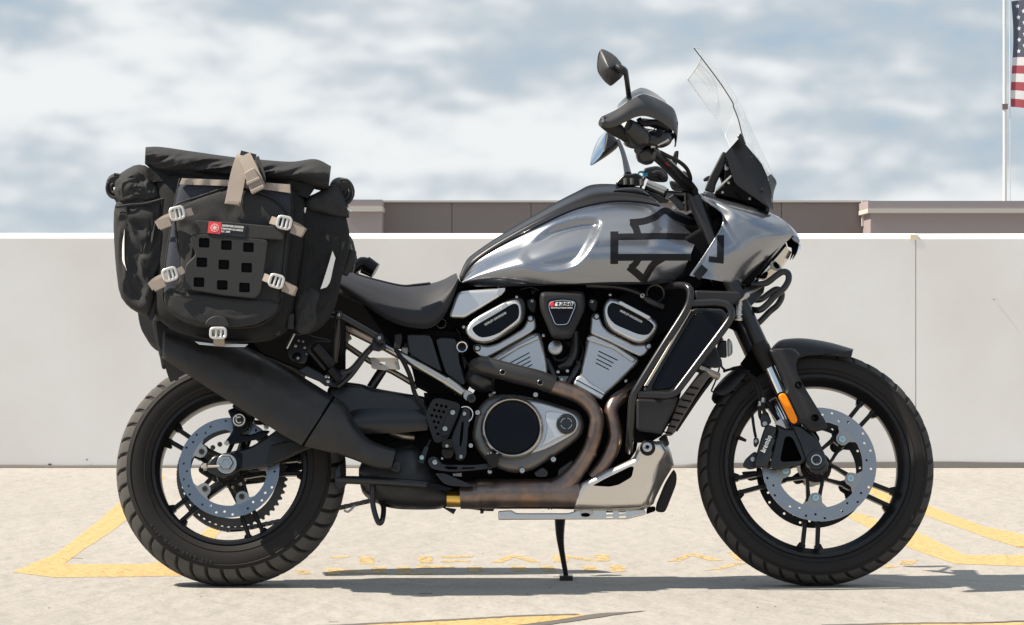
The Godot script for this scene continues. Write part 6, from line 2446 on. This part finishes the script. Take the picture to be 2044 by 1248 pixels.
func buckle(parent: Node3D, k: String, x: float, y: float, z: float, deg: float, wpx: float, hpx: float) -> void:
	# a moulded ladder-lock frame: outer frame and a bar across
	var c := p1(k, x, y, z)
	var b := Basis(Vector3(0, 0, 1), deg_to_rad(deg))
	var mb := MB.new()
	var w := wpx * S / 2
	var h := hpx * S / 2
	var f := .0040
	var loop := PackedVector3Array()
	for i in 21:
		var a := TAU * i / 20.0
		var r := pow(pow(absf(cos(a)), 5.0) + pow(absf(sin(a)), 5.0), -0.2)
		loop.append(c + b * Vector3(cos(a) * r * w, sin(a) * r * h, .002 * sin(a)))
	tube(mb, loop, f, 10, 2)
	tube(mb, PackedVector3Array([c + b * Vector3(-w * .25, -h, 0), c + b * Vector3(-w * .25, h, 0)]), f * .8, 8)
	tube(mb, PackedVector3Array([c + b * Vector3(w * .40, -h, 0), c + b * Vector3(w * .40, h, 0)]), f * .9, 8)
	part("buckle", mb, "buckle", parent)


func luggage() -> void:
	# the right-hand pannier: body, front panel, pocket with windows, roll top, straps
	var pan := leaning("pannier_bag", p1("A", 690, 1150, .34))
	tag(pan, "large black soft pannier with tan straps and roll top on the motorcycle's rear", "pannier")
	var mb := MB.new()
	pillow(mb, sm(q("A", [285, 200, 700, 200, 1060, 250, 1150, 330, 1140, 600, 1105, 800, 1070, 1040, 1010, 1110, 900, 1150, 650, 1148, 420, 1095, 305, 1010, 285, 900, 320, 700, 325, 350]), 2), .235, .33, .395, 4.0, .006, .05, 14)
	part("bag_body", mb, "fabric", pan, 60.0)
	mb = MB.new()
	pillow(mb, sm(q("A", [440, 240, 700, 245, 1050, 268, 1060, 430, 1030, 700, 1005, 900, 960, 1000, 830, 1062, 560, 1060, 440, 1015, 365, 955, 345, 870, 370, 640, 412, 380]), 2), .33, .405, .440, 4.0, .004, .06, 14)
	part("front_panel", mb, "fabric_navy", pan, 60.0)
	mb = MB.new()
	pillow(mb, sm(q("A", [690, 290, 800, 292, 960, 350, 1045, 440, 1032, 560, 1015, 730, 1000, 900, 955, 1000, 830, 1060, 560, 1060, 440, 1018, 360, 955, 345, 860, 420, 850, 440, 700, 425, 600, 412, 470, 415, 390, 560, 335]), 2), .40, .432, .452, 3.4, .005, .06, 14)
	part("beaver_tail", mb, "fabric_grey", pan, 60.0)
	for o in [[[440, 240, 412, 380, 370, 640, 345, 870, 365, 955, 440, 1015, 560, 1060, 830, 1062, 960, 1000, 1005, 900, 1030, 700, 1060, 430, 1050, 268], .4055], [[690, 290, 560, 335, 415, 390, 412, 470, 425, 600, 440, 700, 420, 850], .440], [[800, 292, 960, 350, 1045, 440, 1032, 560, 1015, 730, 1000, 900], .440]]:
		mb = MB.new()
		var line := PackedVector3Array()
		for w in crv(q("A", o[0]), true, 60):
			line.append(L(w.x, w.y, o[1]))
		tube(mb, line, .0027, 8, 1)
		part("piping", mb, "coated", pan, 60.0)
	mb = MB.new()
	pillow(mb, sm(q("A", [352, 862, 600, 880, 800, 905, 1000, 920, 965, 1000, 830, 1064, 560, 1064, 440, 1020, 365, 960]), 1), .42, .446, .462, 4.0, .003, .05, 10)
	part("lower_pocket", mb, "fabric_grey", pan, 60.0)
	mb = MB.new()
	slab(mb, sm(q("A", [578, 1055, 590, 1020, 640, 995, 690, 1008, 712, 1040, 715, 1064]), 1), .455, .474, 2)
	part("strap_patch", mb, "coated", pan)
	mb = MB.new()
	var pz := .468
	var holes := []
	for r in [[575, 595, 698, 608, 820, 620], [562, 703, 684, 716, 810, 733], [546, 813, 675, 829, 798, 843]]:
		for i in 3:
			var x: float = r[i * 2]
			var y: float = r[i * 2 + 1]
			holes.append(rounded(q("A", [x - 29, y - 27, x + 30, y - 25, x + 29, y + 28, x - 30, y + 26]), 2.6, 2))
	slab(mb, rounded(q("A", [505, 545, 640, 548, 930, 580, 915, 700, 890, 870, 860, 905, 700, 890, 455, 850, 470, 720, 530, 660, 495, 580]), 7), .455, pz + .004, 2.0, holes)
	part("molle_panel", mb, "coated", pan)
	mb = MB.new()
	slab(mb, q("A", [520, 560, 900, 585, 880, 860, 480, 830]), .45, .4655, 0)
	part("panel_backing", mb, "dark_inside", pan)
	mb = MB.new()
	slab(mb, rounded(q("A", [528, 470, 700, 480, 1020, 510, 1015, 580, 820, 572, 600, 550, 530, 545]), 4), .455, .472, 2)
	part("label_band", mb, "fabric_grey", pan)
	# label: red square with a white round mark, three lines of print
	mb = MB.new()
	slab(mb, q("A", [596, 478, 812, 498, 800, 565, 592, 545]), .46, .4742, .5)
	var lab := part("label_patch", mb, "black_satin", pan)
	mb = MB.new()
	slab(mb, q("A", [601, 478, 671, 484, 664, 548, 594, 541]), .46, .4752, .5)
	part("label_square", mb, "red_print", lab)
	mb = MB.new()
	var lc := p1("A", 633, 512, .4760)
	for ring in [[.0092, .0108], [.0, .0052]]:
		var rr := []
		for e in [ring[0], ring[1]]:
			var row := PackedVector3Array()
			for i in 29:
				var a := TAU * i / 28.0
				row.append(lc + Vector3(cos(a) * e, sin(a) * e, 0))
			rr.append(row)
		mb.grid(rr)
	for i in 8:
		var a := TAU * i / 8.0
		bar(mb, lc + Vector3(cos(a), sin(a), 0) * .006, lc + Vector3(cos(a), sin(a), 0) * .0085, .0022, .0004)
	part("label_mark", mb, "pink_print", lab)
	words("label_lettering", "ADVENTURE DIVISION", p1("A", 733, 505, .4756), .0058, .0565, deg_to_rad(-5.5), "white_print", lab)
	words("label_lettering", "DOWNTOWN LOS ANGELES", p1("A", 730, 522, .4756), .0050, .056, deg_to_rad(-5.5), "white_print", lab)
	words("label_lettering", "EST. 2009", p1("A", 694, 534, .4756), .0046, .0225, deg_to_rad(-3.5), "white_print", lab)
	# tan band along the panel's top, and the carrying strap
	mb = MB.new()
	patch(mb, q("A", [438, 272, 560, 276, 700, 282, 900, 300, 1052, 320]), q("A", [452, 238, 560, 242, 700, 250, 900, 262, 1050, 272]), 24, 3, func(u, v): return .444 + .003 * sin(u * 40), .43)
	part("tan_band", mb, "strap_tan", pan)
	strap(pan, "A", [730, 384, .475, 745, 310, .466, 765, 210, .455, 790, 130, .44, 800, 105, .42], 30)
	strap(pan, "A", [795, 110, .445, 815, 150, .452, 850, 225, .462, 885, 300, .468], 26)
	mb = MB.new()
	slab(mb, rounded(q("A", [792, 210, 850, 178, 912, 292, 840, 330]), 4), .455, .475, 2)
	slab(mb, rounded(q("A", [806, 262, 880, 228, 888, 244, 814, 278]), 2), .47, .482, 1.5)
	slab(mb, rounded(q("A", [830, 305, 902, 272, 910, 290, 838, 325]), 2), .47, .482, 1.5)
	part("strap_keeper", mb, "strap_tan", pan)
	strap(pan, "A", [775, 100, .43, 860, 122, .43], 12, .004, "coated", "top_loop")
	strap(pan, "A", [866, 118, .44, 900, 215, .452, 905, 290, .462], 8, .003, "coated", "strap")
	mb = MB.new()
	slab(mb, q("A", [700, 360, 770, 366, 768, 384, 692, 378]), .46, .4775, .5)
	part("strap_end", mb, "strap_tan", pan)
	# roll top
	mb = MB.new()
	patch(mb, q("A", [246, 158, 320, 205, 500, 218, 730, 236, 900, 255, 1060, 262, 1190, 300, 1262, 312]), q("A", [250, 66, 330, 64, 500, 88, 730, 120, 900, 136, 1060, 146, 1190, 132, 1278, 172]), 60, 16, func(u, v):
		var w := on(crv(q("A", [246, 110, 1270, 240])), u)
		return .31 + .085 * pow(maxf(1.0 - pow(absf(v * 2 - 1), 2.2), 0.0), .5) + .016 * (1.0 - absf(noise.get_noise_2d(u * 330.0 - v * 90.0, v * 60.0)) * 3.0) * sin(PI * v), .24)
	part("roll_top", mb, "fabric_grey", pan, 60.0)
	mb = MB.new()
	patch(mb, q("A", [262, 260, 600, 240, 900, 265, 1150, 350]), q("A", [270, 150, 600, 205, 900, 230, 1210, 262]), 20, 4, func(u, v): return .37 + .012 * sin(u * 21.0 + v * 3.0), .25)
	part("roll_fold", mb, "fabric", pan, 60.0)
	# compression straps with their buckles
	for b in [[[312, 500, .43, 350, 470, .45, 420, 440, .472], [425, 432, .480, 14.0], [472, 430, .478, 510, 420, .47], [355, 488, .455, 14.0], [560, 428]],
			[[275, 840, .43, 315, 805, .45, 385, 775, .472], [385, 770, .480, 18.0], [425, 760, .478, 462, 742, .47], [322, 826, .455, 18.0], [0, 0]],
			[[1132, 540, .43, 1090, 510, .455, 1030, 488, .476], [1018, 484, .482, -12.0], [985, 480, .480, 942, 468, .47], [1092, 528, .46, -14.0], [0, 0]],
			[[1085, 868, .43, 1045, 845, .455, 985, 815, .476], [975, 808, .482, -16.0], [938, 798, .480, 898, 782, .47], [1045, 850, .46, -16.0], [0, 0]]]:
		strap(pan, "A", b[0], 17)
		buckle(pan, "A", b[1][0], b[1][1], b[1][2], b[1][3], 25, 22)
		strap(pan, "A", b[2], 15, .004)
		var k := MB.new()
		var c := p1("A", b[3][0], b[3][1], b[3][2] + .006)
		box(k, Vector3(-.016, -.0125, -.006), Vector3(.016, .0125, .003), Basis(Vector3(0, 0, 1), deg_to_rad(b[3][3] + 8.0 * signf(b[3][3]))), c)
		part("strap_end", k, "strap_tan", pan)
	strap(pan, "A", [655, 1066, .478, 656, 1120, .474, 657, 1168, .455], 21)
	buckle(pan, "A", 652, 1095, .482, 0.0, 28, 18)
	mb = MB.new()
	slab(mb, q("Y", [350, 155, 640, 186, 1140, 196, 1085, 240, 780, 236, 420, 205]), .36, .42, 1)
	part("base_plate", mb, "skid_metal", pan)
	mb = MB.new()
	knob(mb, p1("Y", 1565, 38, .40), 5.0 * S, .02, .3, 20, .5)
	part("eyelet", mb, "black_satin", pan)
	mb = MB.new()
	slab(mb, rounded(q("A", [268, 990, 300, 890, 320, 900, 300, 1000, 285, 1030, 262, 1022]), 5), .30, .36, 3)
	part("side_lash", mb, "coated", pan)

	# the two roll-top pouches strapped to its ends
	var rear := leaning("side_pouch", p1("A", 200, 990, .33))
	tag(rear, "black roll-top side pouch strapped to the rear end of the pannier", "pouch", "side pouches on the pannier")
	mb = MB.new()
	pillow(mb, sm(q("A", [76, 400, 100, 352, 200, 335, 330, 318, 356, 345, 352, 560, 340, 720, 295, 800, 305, 890, 272, 1008, 225, 994, 155, 952, 105, 885, 84, 720, 72, 520]), 1), .24, .33, .376, 5.0, .012, .045, 14)
	part("pouch_body", mb, "fabric_grey", rear, 60.0)
	mb = MB.new()
	pillow(mb, sm(q("A", [62, 300, 78, 240, 130, 196, 200, 160, 262, 170, 302, 225, 340, 300, 352, 360, 250, 385, 120, 392, 82, 372]), 1), .25, .31, .378, 3.0, .016, .06, 12)
	part("pouch_neck", mb, "fabric_grey", rear, 60.0)
	mb = MB.new()
	tube(mb, p3("A", [85, 262, .20, 95, 275, .28, 90, 285, .345]), [.024, .031, .028], 20)
	var rr := PackedVector3Array()
	for i in 26:
		var a := TAU * i / 11.0
		var r := .006 + .0010 * i
		rr.append(p1("A", 84, 288, .346) + Vector3(cos(a) * r, sin(a) * r * 1.15, .002 * sin(i * 1.7)))
	tube(mb, rr, .0042, 8, 3)
	part("rolled_end", mb, "coated", rear, 60.0)
	mb = MB.new()
	slab(mb, q("A", [72, 290, 125, 282, 112, 305, 75, 306]), .34, .352, 1)
	tube(mb, p3("A", [112, 360, .36, 118, 310, .365, 145, 280, .372]), .004, 8)
	part("piping", mb, "reflective", rear)
	mb = MB.new()
	patch(mb, q("A", [128, 520, 110, 570, 104, 640, 108, 700, 140, 748]), q("A", [134, 522, 132, 570, 132, 640, 134, 700, 146, 750]), 14, 3, func(u, v): return .360 + .022 * v, func(u, v): return .33)
	part("reflective_patch", mb, "reflective", rear)
	for o in [[[84, 398, 160, 386, 250, 378, 350, 352], .378], [[352, 350, 348, 560, 336, 715], .352]]:
		mb = MB.new()
		var line := PackedVector3Array()
		for w in crv(q("A", o[0]), true, 30):
			line.append(L(w.x, w.y, o[1]))
		tube(mb, line, .0035, 8, 1)
		part("binding", mb, "coated", rear, 60.0)
	mb = MB.new()
	patch(mb, q("A", [140, 390, 140, 560, 150, 750, 200, 950]), q("A", [148, 390, 148, 560, 160, 750, 212, 948]), 20, 2, func(u, v): return .380 - .02 * u, func(u, v): return .36 - .03 * u)
	part("pouch_seam", mb, "coated", rear, 60.0)

	var fr := leaning("side_pouch", p1("A", 1200, 1080, .33))
	tag(fr, "black roll-top side pouch strapped to the front end of the pannier, above the seat", "pouch", "side pouches on the pannier")
	mb = MB.new()
	pillow(mb, sm(q("A", [1100, 400, 1135, 388, 1260, 430, 1360, 440, 1384, 560, 1376, 650, 1342, 760, 1305, 950, 1255, 1038, 1180, 1095, 1110, 1108, 1062, 1060, 1075, 850, 1112, 620]), 1), .24, .33, .372, 5.0, .009, .04, 14)
	part("pouch_body", mb, "fabric", fr, 60.0)
	mb = MB.new()
	pillow(mb, sm(q("A", [1120, 352, 1200, 318, 1265, 278, 1315, 266, 1355, 340, 1376, 400, 1380, 470, 1250, 448, 1118, 420]), 1), .25, .31, .376, 3.4, .010, .05, 12)
	part("pouch_neck", mb, "fabric_grey", fr, 60.0)
	mb = MB.new()
	tube(mb, p3("A", [1325, 290, .22, 1340, 310, .28, 1345, 322, .345]), [.028, .033, .030], 20)
	rr = PackedVector3Array()
	for i in 24:
		var a := TAU * i / 10.0
		var r := .006 + .0011 * i
		rr.append(p1("A", 1346, 320, .348) + Vector3(cos(a) * r * .9, sin(a) * r * 1.2, .002 * sin(i * 2.1)))
	tube(mb, rr, .0042, 8, 3)
	part("rolled_end", mb, "coated", fr, 60.0)
	mb = MB.new()
	tube(mb, p3("A", [1330, 350, .35, 1360, 400, .35, 1390, 420, .345]), .003, 8)
	tube(mb, p3("A", [1135, 400, .37, 1122, 470, .36, 1112, 540, .36]), .003, 8)
	part("piping", mb, "reflective", fr)
	mb = MB.new()
	patch(mb, q("A", [1219, 852, 1240, 790, 1268, 700, 1285, 640]), q("A", [1252, 842, 1272, 810, 1290, 730, 1302, 680]), 12, 3, func(u, v): return .392 - .012 * v, func(u, v): return .35)
	part("reflective_patch", mb, "reflective", fr)
	mb = MB.new()
	pillow(mb, sm(q("A", [1070, 930, 1130, 820, 1230, 860, 1195, 960, 1210, 1040, 1150, 1105, 1080, 1095]), 2), .29, .355, .384, 2.6, .008, .05, 10)
	part("pouch_base", mb, "fabric_grey", fr, 60.0)
	mb = MB.new()
	slab(mb, rounded(q("A", [1040, 990, 1075, 985, 1070, 1075, 1035, 1070]), 3), .33, .38, 2)
	part("side_lash", mb, "coated", fr)
	mb = MB.new()
	tube(mb, p3("A", [1390, 640, .26, 1375, 700, .26, 1345, 770, .26]), [.014, .017, .012], 12)
	part("rear_roll", mb, "coated", fr)

	# the far pannier: the same kind of bag on the left side, mostly hidden
	var fp := leaning("pannier_bag", p1("A", 690, 1150, .34) * Vector3(1, 1, -1))
	tag(fp, "matching black soft pannier on the far side of the motorcycle, mostly hidden", "pannier")
	mb = MB.new()
	pillow(mb, sm(q("A", [312, 205, 700, 215, 1060, 260, 1135, 330, 1130, 600, 1085, 800, 1055, 1040, 1010, 1110, 900, 1150, 650, 1148, 420, 1095, 312, 1010, 300, 900, 335, 700, 345, 350]), 2), .235, .33, .455, 4.0, .006, .05, 10)
	for i in range(0, mb.t.size(), 3):
		var k := mb.t[i + 1]
		mb.t[i] *= Vector3(1, 1, -1)
		mb.t[i + 1] = mb.t[i + 2] * Vector3(1, 1, -1)
		mb.t[i + 2] = k * Vector3(1, 1, -1)
	part("bag_body", mb, "fabric", fp, 60.0)
	mb = MB.new()
	pillow(mb, sm(q("A", [82, 392, 110, 268, 200, 250, 330, 330, 345, 360, 335, 560, 330, 720, 285, 800, 300, 890, 272, 1005, 225, 990, 155, 950, 110, 880, 88, 720, 76, 520]), 2), .24, .30, .385, 2.6, .012, .05, 8)
	var mb2 := MB.new()
	pillow(mb2, sm(q("A", [1118, 420, 1140, 338, 1260, 330, 1355, 340, 1382, 560, 1375, 650, 1340, 760, 1300, 950, 1250, 1035, 1180, 1090, 1110, 1105, 1070, 1060, 1082, 850, 1135, 620]), 2), .24, .30, .375, 2.8, .012, .05, 8)
	for m2 in [mb, mb2]:
		for i in range(0, m2.t.size(), 3):
			var k: Vector3 = m2.t[i + 1]
			m2.t[i] *= Vector3(1, 1, -1)
			m2.t[i + 1] = m2.t[i + 2] * Vector3(1, 1, -1)
			m2.t[i + 2] = k * Vector3(1, 1, -1)
	part("end_pocket", mb2, "fabric_grey", fp, 60.0)
	part("end_pocket", mb, "fabric_grey", fp, 60.0)
	mb = MB.new()
	slab(mb, rounded(q("A", [285, 1040, 300, 1000, 420, 1090, 420, 1200, 372, 1290, 342, 1300, 330, 1230]), 8), -.34, -.20, 5)
	part("lower_pocket", mb, "fabric", fp)
	org = Vector3.ZERO


func _ready() -> void:
	# camera
	var cam := Camera3D.new()
	cam.name = "camera"
	cam.fov = rad_to_deg(2.0 * atan(CY * S / DIST))
	cam.position = Vector3(0, EYE, DIST)
	cam.near = 0.1
	cam.far = 2000.0
	add_child(cam)
	cam.current = true
	# sky
	var sky := Sky.new()
	var psm := PanoramaSkyMaterial.new()
	psm.panorama = ImageTexture.create_from_image(sky_image())
	psm.energy_multiplier = 1.0
	sky.sky_material = psm
	var env := Environment.new()
	env.background_mode = Environment.BG_SKY
	env.sky = sky
	env.sky_rotation = Vector3(0, SKY_TURN, 0)
	env.tonemap_mode = Environment.TONE_MAPPER_LINEAR
	env.tonemap_exposure = 1.7
	env.sdfgi_enabled = true
	env.ssao_enabled = true
	env.ssil_enabled = true
	var we := WorldEnvironment.new()
	we.name = "environment"
	we.environment = env
	add_child(we)
	# sun: high on the left, a little behind the bike
	var sun := DirectionalLight3D.new()
	sun.name = "sun"
	sun.light_color = Color(1.0, .955, .89)
	sun.light_energy = 1.6
	sun.light_angular_distance = 0.5
	sun.shadow_enabled = true
	sun.basis = Basis.looking_at(Vector3(.78, -1.0, -.03))
	add_child(sun)

	noise.seed = 4
	noise.frequency = 0.01
	noise.fractal_octaves = 3
	make_materials()
	place()
	var bike := leaning("motorcycle", Vector3.ZERO)
	tag(bike, "grey adventure motorcycle with black luggage leaning on its side stand", "motorcycle")
	rear_end(bike)
	engine(bike)
	body(bike)
	front_end(bike)
	controls(bike)
	luggage()
